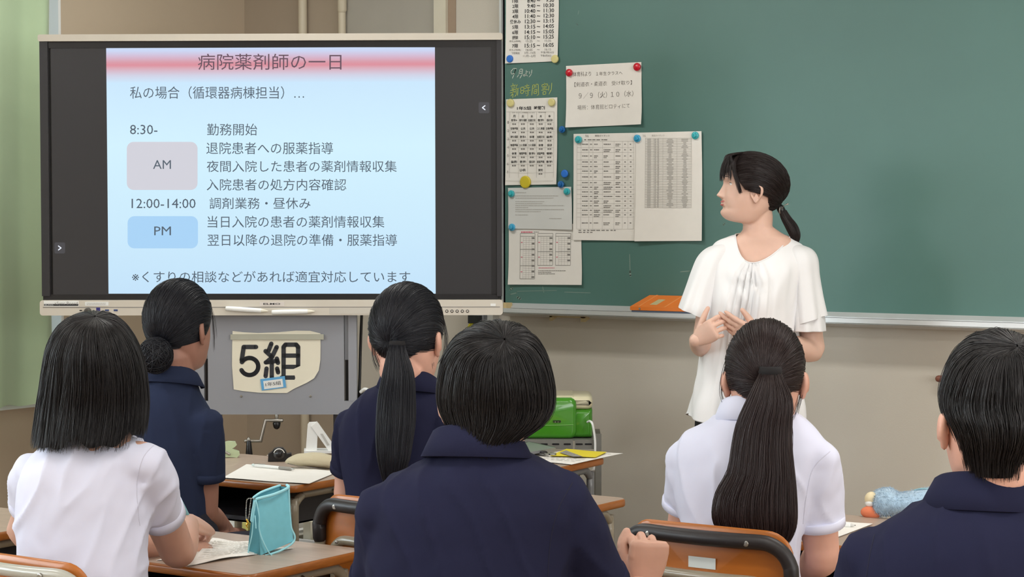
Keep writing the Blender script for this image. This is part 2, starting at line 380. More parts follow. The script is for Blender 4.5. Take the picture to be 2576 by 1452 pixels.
# ------------------------------------------------------------------ papers on the chalkboard
def sheet(name, corners, label, off=.033, curl=.004, seed=0, m=None, cat='paper'):
    """corners TL TR BR BL in photograph pixels, laid on the board; slightly curling"""
    P = [wallP(off)(*c) for c in corners]; o = np.array(P[0]); R = []; n = 11
    for i in range(n):
        row = []
        for j in range(n):
            s_, t_ = j/(n-1), i/(n-1)
            q = (P[0]*(1-s_)+P[1]*s_)*(1-t_) + (P[3]*(1-s_)+P[2]*s_)*t_ - o
            c = curl*((t_**3)*(0.4+abs(2*s_-1)**2) + .25*math.sin(s_*5+seed)*t_ + .12*math.sin(t_*9+seed*2)*s_)
            row.append((q[0], q[1]-c-.0004, q[2]))
        R.append(row)
    R = np.array(R); V, F = loft(R, closed=False); V2, F2 = loft((R+np.array([0, .0006, 0]))[::-1], closed=False)
    e = empty(name, o, 0, label, cat)
    add('sheet', join((V, F), (V2, F2)), m or m_paper, e)
    # plane function that follows the curl for print
    def pl(px, py):
        w = wallP(off)(px, py) - o
        a = P[1]-P[0]; b = P[3]-P[0]; 
        A = np.array([[a[0], b[0]], [a[2], b[2]]]); s_, t_ = np.linalg.solve(A, [w[0], w[2]])
        tt, ss = min(max(t_, 0), 1), min(max(s_, 0), 1)
        c = curl*((tt**3)*(0.4+abs(2*ss-1)**2) + .25*math.sin(ss*5+seed)*tt + .12*math.sin(tt*9+seed*2)*ss)
        return (w[0], w[1]-c-.0013, w[2])
    return e, pl
def printed(e, items, m, name='printed_text', split=False):
    if not items: return
    if split:
        for it in items: add(name, it, m, e, False)
    else: add(name, join(*items), m, e, False)['kind'] = 'stuff'
# bell timetable, top left
e, pl = sheet('bell_schedule_sheet', [(1273, -6), (1406, -10), (1404, 154), (1273, 160)], 'white bell schedule sheet with times at the top left of the chalkboard', seed=1)
T, T2 = [], []
rows = [('1限', '8:40', '9:30', 3), ('2限', '9:40', '10:30', 16), ('3限', '10:40', '11:30', 29), ('4限', '11:40', '12:30', 42), ('昼休み', '12:30', '13:15', 55), ('5限', '13:15', '14:05', 68.5), ('6限', '14:15', '15:05', 82), ('掃除', '15:10', '15:25', 95), ('7限', '15:15', '16:05', 116)]
for a, b, c, y in rows:
    s_ = -.02; wa = 15 if len(a) == 2 else 27
    row_ = [text_px(a, 1297-wa/2, 1297+wa/2, y-5, y+5, pl, .012, s_)]; wb = 20 if len(b) == 4 else 26; wc = 20 if len(c) == 4 else 26
    row_ += [text_px(b, 1347-wb, 1347, y-6, y+4, pl, .012, s_), text_px('~', 1351, 1359, y-3, y, pl, .012, s_), text_px(c, 1394-wc, 1394, y-7.5, y+2.5, pl, .012, s_)]; add('printed_text', join(*row_), m_ink, e, False)
for a, b, c, y in [('終礼(6限時)', '15:25', '15:35', 104), ('終礼(7限時)', '16:05', '16:15', 126)]:
    T2 += [text_px(a, 1283, 1311, y-2.5, y+3, pl, .0), text_px(b, 1324, 1340, y-3.5, y+2.5, pl), text_px('~', 1352, 1358, y-2, y, pl), text_px(c, 1371, 1387, y-4.5, y+1.5, pl)]
T2 += [text_px('下校時刻', 1288, 1308, 131, 137, pl), text_px('3月~10月', 1320, 1347, 130, 136, pl), text_px('午後7時30分', 1361, 1395, 129, 135, pl), text_px('11月~2月', 1317, 1347, 138, 144, pl), text_px('午後6時30分', 1361, 1388, 137, 143, pl)]
printed(e, T, m_ink); printed(e, T2, m_inkg)
# notice for the gym clothes
e, pl = sheet('gym_notice_sheet', [(1424, 166), (1613, 156), (1617, 313), (1427, 321)], 'white landscape notice held by two red magnets', seed=2, curl=.008)
sl = -.04
printed(e, [text_px('体育科より', 1442, 1487, 181, 193, pl, -.008, sl), text_px('１年生クラスへ', 1500, 1566, 181, 190.5, pl, -.008, sl), text_px('【剣道衣・柔道衣', 1446, 1527, 207, 219, pl, -.012, sl),
    text_px('受け取り】', 1539, 1590, 204, 215, pl, -.012, sl), text_px('９／９（火）', 1457, 1527, 233, 249, pl, -.012, sl), text_px('１０（水）', 1537, 1594, 230, 245, pl, -.012, sl), text_px('場所：体育館ピロティにて', 1454, 1585, 265, 277, pl, -.014, sl)], mat('brown_grey_ink', (96, 88, 84), .8), split=True)
# class timetable
e, pl = sheet('class_timetable_sheet', [(1273, 250), (1402, 245), (1402, 464), (1273, 466)], 'white class timetable sheet under the chalk writing, yellow magnet at its foot', seed=3)
T, T2, L = [], [], []
T.append(text_px('1年5組', 1301, 1337, 268, 277, pl, .016, -.02)); T.append(text_px('時間割', 1344, 1371, 267, 276, pl, .016, -.02))
T2.append(text_px('九月一日よりこの時間割になります', 1288, 1346, 282, 285, pl)); T2.append(text_px('授業時間', 1355, 1374, 281.5, 284.5, pl))
cx = [1294, 1316, 1338.5, 1361, 1383]
for c, d in zip(cx, '月火水木金'): T.append(text_px(d, c-3, c+3, 289, 296, pl, .012))
cells = [['数学A', '現代の国語', '言語文化', '数学Ⅰ', '芸術Ⅰ'], ['生物基礎', '公共', '公共', 'コミ英語', '生物基礎'], ['現代の国語', '数学A', '体育', '言語文化', '論表Ⅰ'], ['物理基礎', 'コミ英語', 'コミ英語', '体育', '保健'], ['体育', '物理基礎', '数学Ⅱ', '家庭基礎', '情報Ⅰ'], ['論表Ⅰ', '数学Ⅰ', '芸術Ⅰ', '家庭基礎', '数学Ⅰ'], ['', 'LHR', '', '探究', '']]
rng = random.Random(5)
for r, row in enumerate(cells):
    y = 302.5 + r*20.9
    T2.append(text_px(str(r+1), 1277.5, 1280, y+2, y+9, pl, .01))
    for c, s_ in zip(cx, row):
        if not s_: continue
        w = {2: 12, 3: 15}.get(len(s_), 18.5); T.append(text_px(s_, c-w/2, c+w/2, y-3, y+3.4, pl, .012, -.02))
        if s_ != 'LHR':
            for q in range(2): L.append(quad_px(c-5+q*5.4, y+8, c-1+q*5.4, y+11.5, pl))
grid = [quad_px(1274.5, 287+i*20.9-(6 if i == 0 else -.5), 1394, 287.5+i*20.9-(6 if i == 0 else -.5), pl) for i in range(9)] + [quad_px(x, 281, x+.5, 447, pl) for x in (1283, 1305, 1327.5, 1350, 1372, 1394)]
printed(e, T, m_ink); printed(e, T2, m_inkg); printed(e, L, m_inkg, 'printed_lines'); printed(e, grid, m_inkl, 'printed_grid')
# small-print sheets: lines of print too small to read
def bars(pl, x0, x1, y, h, seed, gap=(2, 5), seg=(5, 16), slope=0.0):
    r = random.Random(seed); out = []; x = x0
    while x < x1:
        w = r.uniform(*seg); xe = min(x+w, x1); out.append(quad_px(x, y+slope*(x-x0), xe, y+h+slope*(x-x0), pl, slope)); x = xe + r.uniform(*gap)
    return out
e, pl = sheet('memo_sheet', [(1278, 473), (1437, 470), (1441, 578), (1280, 575)], 'greyish memo sheet under the timetable with turquoise magnets', off=.036, seed=4, m=mat('greyed_paper', (218, 220, 218), .8, var=.02))
L = []
for i, (a, b, y) in enumerate([(1297, 1324, 484), (1297, 1405, 492), (1297, 1394, 497.5), (1297, 1370, 506.5), (1297, 1366, 511.5), (1297, 1419, 516.5), (1297, 1329, 521.5), (1297, 1419, 526.5), (1297, 1361, 531.5), (1297, 1329, 540), (1383, 1414, 549)]):
    L += bars(pl, a, b, y, 1.6, i, (.6, 1.2), (1.4, 3.4))
printed(e, L, m_inkl, 'printed_lines')
e, pl = sheet('calendar_sheet', [(1280, 566), (1461, 563), (1466, 717), (1280, 716)], 'white calendar sheet with three small tables, lowest on the chalkboard', off=.0334, seed=5, curl=.006)
L, K, P_ = [], [], []
for (x0, x1, y1, ys) in ((1309, 1346, 701, (627, 668)), (1353, 1391, 667, (633,)), (1398, 1436, 667, (633,))):
    for y in [587, 594] + list(ys) + [y1]: L.append(quad_px(x0, y, x1, y+.9, pl))
    for x in (x0, x1): L.append(quad_px(x, 587, x+.7, y1, pl))
    for x in np.linspace(x0, x1, 6)[1:-1]: K.append(quad_px(x, 594, x+.4, y1, pl))
    y = 599
    while y < y1-4: K.append(quad_px(x0+8, y, x1, y+.4, pl)); y += 5.4
    for y in np.arange(597, y1-5, 14): L.append(quad_px(x1-8, y, x1-1, y+4, pl))
    for y in [609, 646, 683]:
        if y < y1: P_.append(quad_px(x0+2, y, x0+6, y+2, pl))
P_ += bars(pl, 1311, 1340, 582.5, 3, 1, (.5, 1), (3, 8)); P_ += bars(pl, 1356, 1396, 673.5, 1.4, 2, (.6, 1), (2, 5))
L += bars(pl, 1355, 1424, 680.5, 1.4, 3, (.6, 1), (2, 6)) + bars(pl, 1355, 1388, 684.5, 1.4, 4, (.6, 1), (2, 6)) + bars(pl, 1355, 1397, 688.5, 1.4, 5, (.6, 1), (2, 6)) + bars(pl, 1343, 1356, 583, 1.5, 6, (.5, 1), (2, 4))
printed(e, L, m_inkg, 'printed_grid'); printed(e, K, m_inkl, 'printed_grid'); printed(e, P_, m_pink, 'printed_lines')
e, pl = sheet('careers_table_sheet', [(1443, 337), (1610, 334), (1610, 606), (1443, 604)], 'white sheet with a ruled table, left of the two big ones', off=.0345, seed=6)
L, K = [], []
L += [text_px('9/6', 1473, 1481, 339, 345.5, pl, -.01), text_px('進路ガイダンス', 1497, 1534, 339, 344, pl, .0)]
L += bars(pl, 1470, 1528, 350.5, 2.4, 1, (1, 4), (4, 12))
for x in (1452, 1462, 1482, 1492, 1516, 1545, 1566, 1580, 1594): K.append(quad_px(x, 355, x+.4, 576, pl))
ys = [355, 371, 383, 402, 413, 425, 436, 454, 465, 477, 488.5, 500, 512, 523.5, 535, 546, 576]
rr = random.Random(3)
for y in ys: K.append(quad_px(1452, y, 1596, y+.45, pl))
for ya, yb in zip(ys[:-1], ys[1:]):
    y = (ya+yb)/2-1.2
    for (a, b) in ((1465, 1480), (1485, 1490), (1495, 1495+rr.uniform(6, 18)), (1519, 1519+rr.uniform(10, 24)), (1549, 1561), (1571, 1575), (1585, 1589)):
        L += bars(pl, a, b, y, 2.4, rr.randint(0, 9999), (.5, 1), (2, 6))
        if b-a > 9 and rr.random() < .6 and a > 1490: L += bars(pl, a, b-3, y+4.4, 2.0, rr.randint(0, 999), (.5, 1), (2, 6))
L += bars(pl, 1457, 1550, 578.5, 2.2, 8, (2, 5), (5, 12)) + bars(pl, 1457, 1492, 583.5, 2.2, 9, (2, 4), (5, 12))
printed(e, L, m_inkg, 'printed_lines'); printed(e, K, m_inkl, 'printed_grid')
e, pl = sheet('name_list_sheet', [(1600, 334), (1765, 330), (1768, 606), (1600, 607)], 'white sheet with a fine ruled name list, right of the two big ones', off=.0375, seed=7, curl=.007)
L, K = [text_px('9/6', 1617, 1625, 338.5, 345, pl, -.01), text_px('進路ガイダンス', 1640, 1672, 338.5, 343.5, pl)], []
for y in np.arange(347.5, 524, 4.15): K.append(quad_px(1624, y, 1740, y+.9, pl))
for x in (1624, 1645, 1657, 1668, 1703, 1739.5): K.append(quad_px(x, 347, x+.5, 523.5, pl))
for y in np.arange(349.5, 522, 4.15):
    for (a, b, c) in ((1629, 1638, 0), (1647, 1651, 0), (1654, 1658, 0), (1678, 1694, 1), (1715, 1731, 1)):
        w = rr.uniform(3, 9) if c else (b-a)/2; m_ = (a+b)/2; L.append(quad_px(m_-w, y, m_+w, y+2.1, pl))
printed(e, L, m_inkl, 'printed_lines'); printed(e, K, m_inkl, 'printed_grid')

# ------------------------------------------------------------------ magnets
m_mblue = mat('blue_magnet', (52, 122, 220), .35); m_mcream = mat('cream_magnet', (226, 216, 150), .4); m_mgold = mat('yellow_magnet', (214, 196, 50), .4)
m_mred = mat('red_magnet', (208, 24, 48), .22, coat=.4); m_mclear = mat('clear_blue_magnet', (60, 170, 215), .1, coat=.6, spec=.6); m_mclear2 = mat('clear_deep_blue_magnet', (34, 108, 180), .1, coat=.6); m_mteal = mat('clear_teal_magnet', (60, 185, 195), .1, coat=.6)
mags = [(1283, 148, 9.5, m_mblue, 'flat blue magnet at the lower left of the bell schedule'), (1396.5, 148.5, 10.5, m_mcream, 'cream magnet at the lower right of the bell schedule'),
 (1432, 183, 9.5, m_mred, 'red magnet on the left of the landscape notice'), (1603, 168.5, 10, m_mred, 'red magnet on the right of the landscape notice'),
 (1284.5, 259, 10.5, m_mcream, 'cream magnet at the upper left of the class timetable'), (1388, 257.5, 10, m_mcream, 'cream magnet at the upper right of the class timetable'),
 (1322, 458, 16, m_mgold, 'large yellow magnet at the foot of the class timetable'), (1415, 326, 9, m_mclear2, 'clear blue magnet alone on the green beside the timetable'),
 (1421, 437, 10, m_mblue, 'flat blue magnet alone on the green left of the table sheet'), (1412, 464, 9, m_mclear2, 'deep blue clear magnet just above the memo sheet'),
 (1287, 487.5, 9, m_mteal, 'teal clear magnet at the upper left of the memo sheet'), (1427, 482, 9, m_mteal, 'teal clear magnet at the upper right of the memo sheet'),
 (1289, 572, 9.5, m_mclear, 'clear blue magnet on the left where two sheets overlap'), (1456, 351.5, 9.5, m_mteal, 'teal clear magnet at the upper left of the ruled table sheet'),
 (1604, 348.5, 9.5, m_mclear, 'clear blue magnet between the two big table sheets'), (1750, 341, 9.5, m_mteal, 'teal clear magnet at the upper right of the name list')]
for (x, y, r, m_, lab) in mags:
    c = atY(x, y, YW-.0385); rad = r*7.3/5000*1.0
    clear = m_ in (m_mclear, m_mclear2, m_mteal)
    e = empty('board_magnet', c, 0, lab, 'magnet', 'magnets on the chalkboard')
    add('magnet_body', disc((0, .002, 0), (0, -1, 0), rad, .008 if not clear else .010, 24, dome=.004 if m_ is m_mred else 0), m_, e)
    if clear: add('grip', disc((0, -.008, 0), (0, -1, 0), rad*.55, .006, 18), m_, e)

# ------------------------------------------------------------------ things on and under the tray
xa, xb2 = atY(1594, 770, YW-.09)[0], atY(1800, 775, YW-.09)[0]
zt0 = zb - .0155
e = empty('eraser_case', (xa, YW-.03, zt0), 0, 'orange sloping plastic case lying on the chalk tray', 'case')
L_ = xb2-xa
def slab(y0, y1, z0, z1, zz0, zz1, xo0, xo1, L0, L1):
    v = [(xo0, y0, z0), (L0, y0, z0), (L1, y1, z1), (xo1, y1, z1), (xo0, y0, zz0), (L0, y0, zz0), (L1, y1, zz1), (xo1, y1, zz1)]
    return v, [(0, 3, 2, 1), (4, 5, 6, 7), (0, 1, 5, 4), (1, 2, 6, 5), (2, 3, 7, 6), (3, 0, 4, 7)]
m_or = mat('orange_plastic', (244, 134, 50), .4)
add('case_body', slab(-.085, -.006, .006, .006, .019, .058, 0, .035, L_, L_), m_or, e, False)
add('case_foot', slab(-.083, -.01, -.001, -.001, .006, .006, .005, .035, L_-.004, L_-.004), mat('blue_grey_felt', (96, 108, 130), .8), e, False)
for k in (0.10, 0.42, .74):
    x = k*L_; add('ridge', slab(-.0855, -.0065, .019, .058, .0202, .0592, x, x+.03, x+.006, x+.036), mat('pale_orange', (250, 160, 90), .4) if k == .1 else MATS['pale_orange'], e, False)
x = .22*L_; add('sticker', slab(-.070, -.035, .0262, .0437, .0272, .0447, x, x+.016, x+.028, x+.044), mat('sticker_buff', (205, 196, 150), .6), e, False)
for k in (.12, .68): add('snap', disc((k*L_, -.0852, .012), (0, -1, 0), .004, .002, 12), m_steel, e)
a, b = atY(1386, 795, YW-.06), atY(1482, 797, YW-.06); z0 = a[2]
e = empty('hook_bar', (a[0], YW, z0), 0, 'pale wooden hook bar under the chalk tray', 'hook rail')
w = b[0]-a[0]
add('bar', box(0, w, -.07, -.058, -.004, .004), mat('pale_wood', (190, 172, 130), .6, var=.1, vscale=30), e, False)
add('hook', prism([(-.07, .0), (-.02, .004), (-.0, .008), (-.07, -.018)], 0, .012, 'x'), MATS['pale_wood'], e, False)
add('hook', prism([(-.07, .0), (-.02, .004), (-.0, .008), (-.07, -.018)], w-.03, w-.01, 'x'), MATS['pale_wood'], e, False)
# wall box, conduit and hanging key strap right of the stand
a = atY(1189, 800, YW-.05); b = atY(1222, 900, YW-.05)
e = empty('wall_box', (a[0], YW, b[2]), 0, 'grey wall box beneath the right end of the display', 'box')
add('box_body', box(0, b[0]-a[0], -.05, -.001, 0, 1.26-b[2]), mat('grey_steel_box', (120, 122, 124), .45, metal=.3), e, False)
add('box_cover', box(.01, b[0]-a[0]-.008, -.056, -.0505, .02, 1.16-b[2]), mat('grey_cover', (138, 140, 142), .45), e, False)
a = atY(1222, 850, YW-.04)[0]; b = atY(1240, 850, YW-.04)[0]
tagit(add('cable_channel', box(a, b, YW-.04, YW-.001, .6, 1.28), mat('pale_channel', (196, 197, 192), .5), None, False), 'pale cable channel on the wall right of the grey box', 'cable channel')
a = atY(1192, 806, YW-.08)
e = empty('key_strap', a, 0, 'black holder with a yellow strap hanging under the display', 'key strap')
add('holder', box(-.028, .022, 0, .022, -.012, .018), m_black, e, False)
add('strap', tube([(-.01, .008, -.01), (-.022, .006, -.03), (-.03, .006, -.055), (-.018, .004, -.045), (-.008, .004, -.022)], .006, 8, 4, flat=.5), mat('yellow_strap', (206, 196, 30), .6), e)
add('strap', tube([(-.02, .008, -.01), (-.036, .006, -.04), (-.04, .004, -.06)], .005, 8, 4), MATS['yellow_strap'], e)

pa = atY(2361, 953, YW-.03); e = empty('wooden_rod', pa, 0, 'reddish brown wooden rod end on the wall beside the right student', 'rod')
add('rod', tube([(0, 0, 0), (.40, 0, 0)], .0115, 14), mat('red_brown_wood', (132, 82, 66), .5, var=.1, vscale=40), e)
for x in (.15, .33): add('bracket', box(x, x+.012, -.012, .0295, -.020, -.010), m_steel, e, False)
# ------------------------------------------------------------------ the big display on its stand
class Frame(View):
    def __init__(s, ang, px, py, d):
        """ang = heading left of +Y"""
        w = atD(px, py, d); s.ang = ang; s.n = np.array([-math.sin(ang), math.cos(ang), 0.0]); s.r = np.array([s.n[1], -s.n[0], 0.0])
        s.D = float(w[:2] @ s.n[:2]); s.O = np.array([w[0], w[1], 0.0])
T_ = Frame(PSI - math.radians(1.0), 683, 545, 6.6)
def tp(off=0.0):
    def f(px, py): return T_.p(px, py, -off)
    f_ = lambda px, py: (lambda q: (q[0], q[1], q[2]))(hit2(px, py, off)); return f_
def hit2(px, py, off):
    w = hit(px, py, T_.n, float(T_.O @ T_.n) - off); q = w - T_.O
    return np.array([q @ T_.r, q @ T_.n, w[2]])
def tbox(x0, y0, x1, y1, d0, d1):
    """pixel rectangle on the display plane to a box, front d0 towards the room, back d1"""
    a = hit2(x0, y0, 0); b = hit2(x1, y1, 0)
    return box(a[0], b[0], -d0, -d1, b[2], a[2])
tv = empty('display_board', T_.O, T_.ang, 'large black wide interactive display showing a pale blue slide', 'display')
m_scr = bpy.data.materials.new('dark_lit_screen'); m_scr.use_nodes = True
b_ = m_scr.node_tree.nodes['Principled BSDF']; b_.inputs['Base Color'].default_value = (.006, .006, .007, 1); b_.inputs['Roughness'].default_value = .35; b_.inputs['Emission Color'].default_value = srgb(44, 43, 44); b_.inputs['Emission Strength'].default_value = .75
def emis(name, c, s=1.0):
    m = bpy.data.materials.new(name); m.use_nodes = True; b = m.node_tree.nodes['Principled BSDF']
    b.inputs['Base Color'].default_value = (.01, .01, .01, 1); b.inputs['Roughness'].default_value = .4; b.inputs['Emission Color'].default_value = srgb(*c); b.inputs['Emission Strength'].default_value = s; return m
a0 = hit2(98, 88, 0); b0 = hit2(1264, 790, 0)
add('housing', box(a0[0]+.004, b0[0]-.004, .002, .075, b0[2]+.004, a0[2]-.004), m_black, tv, False)
def bez(x0, y0, x1, y1): return tbox(x0, y0, x1, y1, .012, -.004)
for q in ((101, 101, 128, 745), (1249, 101, 1263, 745)): add('side_bezel', bez(*q), m_bezel, tv, False)
add('top_bezel', tbox(116, 101, 1252, 118, .006, -.004), m_black, tv, False)
add('bottom_bezel', tbox(116, 741, 1252, 756, .006, -.004), m_black, tv, False)
add('side_bezel', tbox(116, 118, 130, 741, .006, -.004), m_black, tv, False)
add('side_bezel', tbox(1235, 118, 1252, 741, .006, -.004), m_black, tv, False)
P = [hit2(98, 88, 0), hit2(1264, 101, 0)]
add('top_trim', prism(rrect(P[0][0], P[1][0], P[1][2], P[0][2], .006), -.018, .06), m_silver, tv, False)
P = [hit2(104, 755, 0), hit2(1265, 792, 0)]
add('bottom_bar', prism(rrect(P[0][0], P[1][0], P[1][2], P[0][2], .010), -.022, .06), mat('display_bar_plastic', (208, 202, 190), .42, metal=.1), tv, False)
add('bar_groove', tbox(112, 772, 1258, 772.6, .0225, .02), m_inkg, tv, False)
add('screen', tbox(128, 118, 1237, 742, .003, -.003), m_scr, tv, False)
# slide: pale blue with a soft red band behind the title
m_slide = bpy.data.materials.new('slide_light'); m_slide.use_nodes = True; nt = m_slide.node_tree; b_ = nt.nodes['Principled BSDF']
b_.inputs['Base Color'].default_value = (.01, .01, .01, 1); b_.inputs['Roughness'].default_value = .4
tc = nt.nodes.new('ShaderNodeTexCoord'); sp = nt.nodes.new('ShaderNodeSeparateXYZ'); nt.links.new(tc.outputs['Generated'], sp.inputs[0])
rp = nt.nodes.new('ShaderNodeValToRGB'); nt.links.new(sp.outputs['Z'], rp.inputs[0]); cr = rp.color_ramp
cr.elements[0].position = 0; cr.elements[0].color = srgb(192, 224, 248); cr.elements[1].position = 1; cr.elements[1].color = srgb(196, 216, 244)
for p, c in ((.30, (200, 232, 250)), (.60, (206, 238, 252)), (.855, (198, 228, 250)), (.885, (204, 206, 226)), (.912, (212, 168, 184)), (.927, (216, 136, 150)), (.94, (212, 150, 166)), (.965, (206, 186, 212)), (.985, (198, 210, 240))):
    q = cr.elements.new(p); q.color = srgb(*c)
nt.links.new(rp.outputs[0], b_.inputs['Emission Color']); b_.inputs['Emission Strength'].default_value = 1.0
sq = [hit2(267, 119, .0045), hit2(1094, 119, .0045), hit2(1096, 739, .0045), hit2(273, 739, .0045)]
sb = [np.array(p)+np.array([0, .003, 0]) for p in sq]
add('slide', (sq+sb, [(3, 2, 1, 0), (4, 5, 6, 7), (0, 1, 5, 4), (1, 2, 6, 5), (2, 3, 7, 6), (3, 0, 4, 7)]), m_slide, tv, False)
P6 = lambda px, py: hit2(px, py, .006)
def rr_px(x0, y0, x1, y1, r, pl):
    return [pl(x, y) for x, y in rrect(x0, x1, y0, y1, r, 6)], [tuple(range(28))[:28]]
def rrp(x0, y0, x1, y1, r): 
    pts = rrect(x0, x1, y0, y1, r, 6); return [hit2(x, y, .0054) for x, y in pts], [tuple(range(len(pts)))]
add('slide_block', rrp(319, 357, 497, 478, 17), emis('am_block', (206, 206, 216)), tv, False)
add('slide_block', rrp(321, 544, 498, 625, 17), emis('pm_block', (164, 208, 244)), tv, False)
m_st = emis('slide_text', (72, 88, 104)); m_tt = emis('slide_title_text', (92, 66, 84))
o_ = 0.0
add('slide_text', text_px('病院薬剤師の一日', 498, 859, 135, 176, P6, o_), m_tt, tv, False)
lines = [('私の場合（循環器病棟担当）…', 327, 765, 217, 249), ('8:30-', 327, 396, 314, 338), ('勤務開始', 521, 647, 311, 341), ('退院患者への服薬指導', 519, 838, 357.5, 388), ('夜間入院した患者の薬剤情報収集', 520, 998, 404, 433), ('入院患者の処方内容確認', 520, 871, 450, 479.5),
 ('12:00-14:00', 331, 492, 500, 524), ('調剤業務・昼休み', 527, 781, 497, 526), ('当日入院の患者の薬剤情報収集', 522, 967, 543, 573), ('翌日以降の退院の準備・服薬指導', 522, 999, 589, 619), ('※くすりの相談などがあれば適宜対応しています', 332, 1032, 682, 711), ('AM', 385, 430, 403, 425), ('PM', 388, 430, 570, 592)]
for s, a, b, c, d in lines: add('slide_text', text_px(s, a, b, c, d, P6, o_), m_st, tv, False)
m_arrow = emis('screen_arrow', (235, 240, 250)); m_btn = emis('screen_button', (58, 58, 64))
PB = lambda px, py: hit2(px, py, .0045)
for (cx_, cy_, sg) in ((1217, 271, 1), (150, 624, -1)):
    add('screen_button', ([hit2(x, y, .0038) for x, y in rrect(cx_-13, cx_+14, cy_-14, cy_+14, 4)], [tuple(range(24))]), m_btn, tv, False)
    add('screen_arrow', flat_strokes([[(cx_+3*sg, cy_-5), (cx_-3.5*sg, cy_), (cx_+3*sg, cy_+5)]], 2.6, PB), m_arrow, tv, False)
# front bar details
PF = lambda px, py: hit2(px, py, .0235); PG = lambda px, py: hit2(px, py, .0242)
def plate(x0, y0, x1, y1, off=.0228, th=.002):
    a = hit2(x0, y0, off); b = hit2(x1, y1, off); return box(a[0], b[0], -off-.0004, -off+th, b[2], a[2])
st = add('label_sticker', plate(110, 757, 198, 771.5), m_white, tv, False); st['label'] = 'white sticker lettered xSync Board'
add('sticker_band', plate(111, 765, 197, 769.6, .0234, .0006), m_ink, tv, False)
add('sticker_text', join(text_px('xSync Board', 137, 195, 759, 769.5, PG, -.01)), m_inkg, tv, False)
add('sticker_text', join(text_px('ELMO', 113, 134, 766, 769, PG, 0)), m_white, tv, False)
add('label_sticker', plate(214, 760, 273, 769.5), m_white, tv, False)
add('sticker_text', join(*(bars(PG, 218, 266, 762, 1.6, 1, (.6, 1), (2, 4)) + bars(PG, 218, 266, 765.6, 1.6, 2, (.6, 1), (2, 4)))), m_inkl, tv, False)
add('port', plate(200, 780, 206, 782.5), m_black, tv, False)
add('port', plate(242, 774, 252, 783.5), mat('port_blue', (44, 40, 120), .4), tv, False)
for x in (264, 286): add('port', plate(x, 778.7, x+10, 783), mat('port_steel_blue', (50, 70, 120), .4) if x == 264 else MATS['port_steel_blue'], tv, False)
c_ = hit2(222, 783, .022); add('camera_knob', disc(c_, (0, -1, 0), .011, .02, 20), mat('dark_knob', (70, 66, 62), .4), tv)
add('brand_plate', plate(653, 760, 715, 770.5), mat('brand_plate_silver', (222, 216, 210), .3, metal=.2), tv, False)
add('brand_text', text_px('ELMO', 662.5, 705, 762.5, 767, PG, .012), m_ink, tv, False)
ic = add('bar_recess', plate(828, 775, 934, 790), mat('bar_recess_grey', (196, 191, 181), .5), tv, False)
for i in range(5):
    x = 1124 + 13*i; c_ = hit2(x, 783, .0222)
    bt = add('bar_button', disc(c_, (0, -1, 0), .0052, .0016, 20), mat('button_dark', (62, 60, 60), .4) if i == 0 else MATS['button_dark'], tv)
    add('button_icon', disc(c_+np.array([0, -.0016, 0]), (0, -1, 0), .0030, .0006, 14), m_silver, bt)
add('label_sticker', plate(1234, 764, 1247, 770.5), m_white, tv, False)
# styluses
for i, (x0, y0, x1, y1, lab) in enumerate([(568, 776, 675, 783, 'white stylus on the display bar, left one'), (684, 786, 792, 783.5, 'white stylus on the display bar, right one')]):
    a = hit2(x0, y0, .032); b = hit2(x1, y1, .032); wa = T_.world(a) if False else (T_.O + T_.r*a[0] + T_.n*a[1] + up*a[2])
    e = empty('stylus', wa, T_.ang, lab, 'stylus', 'styluses on the display bar'); d = np.array(b)-np.array(a)
    add('barrel', tube([d*0.0, d*.05, d*.5, d*.82], [.0058, .0078, .0082, .0074], 14, 3), m_white, e)
    add('tip', tube([d*.82, d*.93, d*.99], [.0070, .0042, .0014], 12, 2), mat('stylus_tip', (226, 222, 206), .4), e)
# stand
sd = empty('display_stand', T_.O, T_.ang, 'grey metal stand panel on black legs carrying the display', 'stand')
m_sp = mat('stand_grey_steel', (150, 153, 160), .5, metal=.1, var=.02, vscale=2)
def sbox(x0, y0, x1, y1, d0, d1):
    a = hit2(x0, y0, -.05); b = hit2(x1, y1, -.05); return box(a[0], b[0], d0, d1, b[2], a[2])
add('back_panel', sbox(522, 793, 866, 1012, .05, .075), m_sp, sd, False)
a = hit2(560, 500, 0); b = hit2(830, 794, 0); add('mount_bracket', join(box(a[0], a[0]+.06, .077, .10, b[2], a[2]), box(b[0]-.06, b[0], .077, .10, b[2], a[2]), box(a[0], b[0], .0765, .10, b[2]-.04, b[2]+.02)), m_dark, sd, False)
add('lower_panel', sbox(487, 1009, 897, 1043, .049, .075), m_sp, sd, False)
add('side_panel', sbox(489, 793, 514, 1009, .048, .08), m_sp, sd, False)
add('side_panel', sbox(876, 793, 898, 1009, .048, .08), m_sp, sd, False)
add('slot', sbox(514, 793, 522, 1009, .068, .08), m_black, sd, False)
add('slot', sbox(866, 793, 876, 1009, .068, .08), m_black, sd, False)
add('slide_rail', sbox(866, 793, 876, 906, .058, .066), mat('rail_grey', (142, 146, 152), .4, metal=.4), sd, False)
add('slide_rail', sbox(514, 793, 522, 903, .058, .066), MATS['rail_grey'], sd, False)
for x in (607, 781): add('screw', disc(hit2(x, 997, -.05), (0, -1, 0), .0045, .003, 10), m_steel, sd)
for x in (532, 862):
    a = hit2(x, 1040, -.07); add('leg', box(a[0]-.03, a[0]+.03, .055, .11, .06, a[2]), m_dark, sd, False)
    add('foot', box(a[0]-.035, a[0]+.035, -.30, .36, .03, .062), m_dark, sd, False)
    for yy in (-.27, .33): add('caster', tube([(a[0]-.012, yy, .022), (a[0]+.012, yy, .022)], .02, 12), m_black, sd)
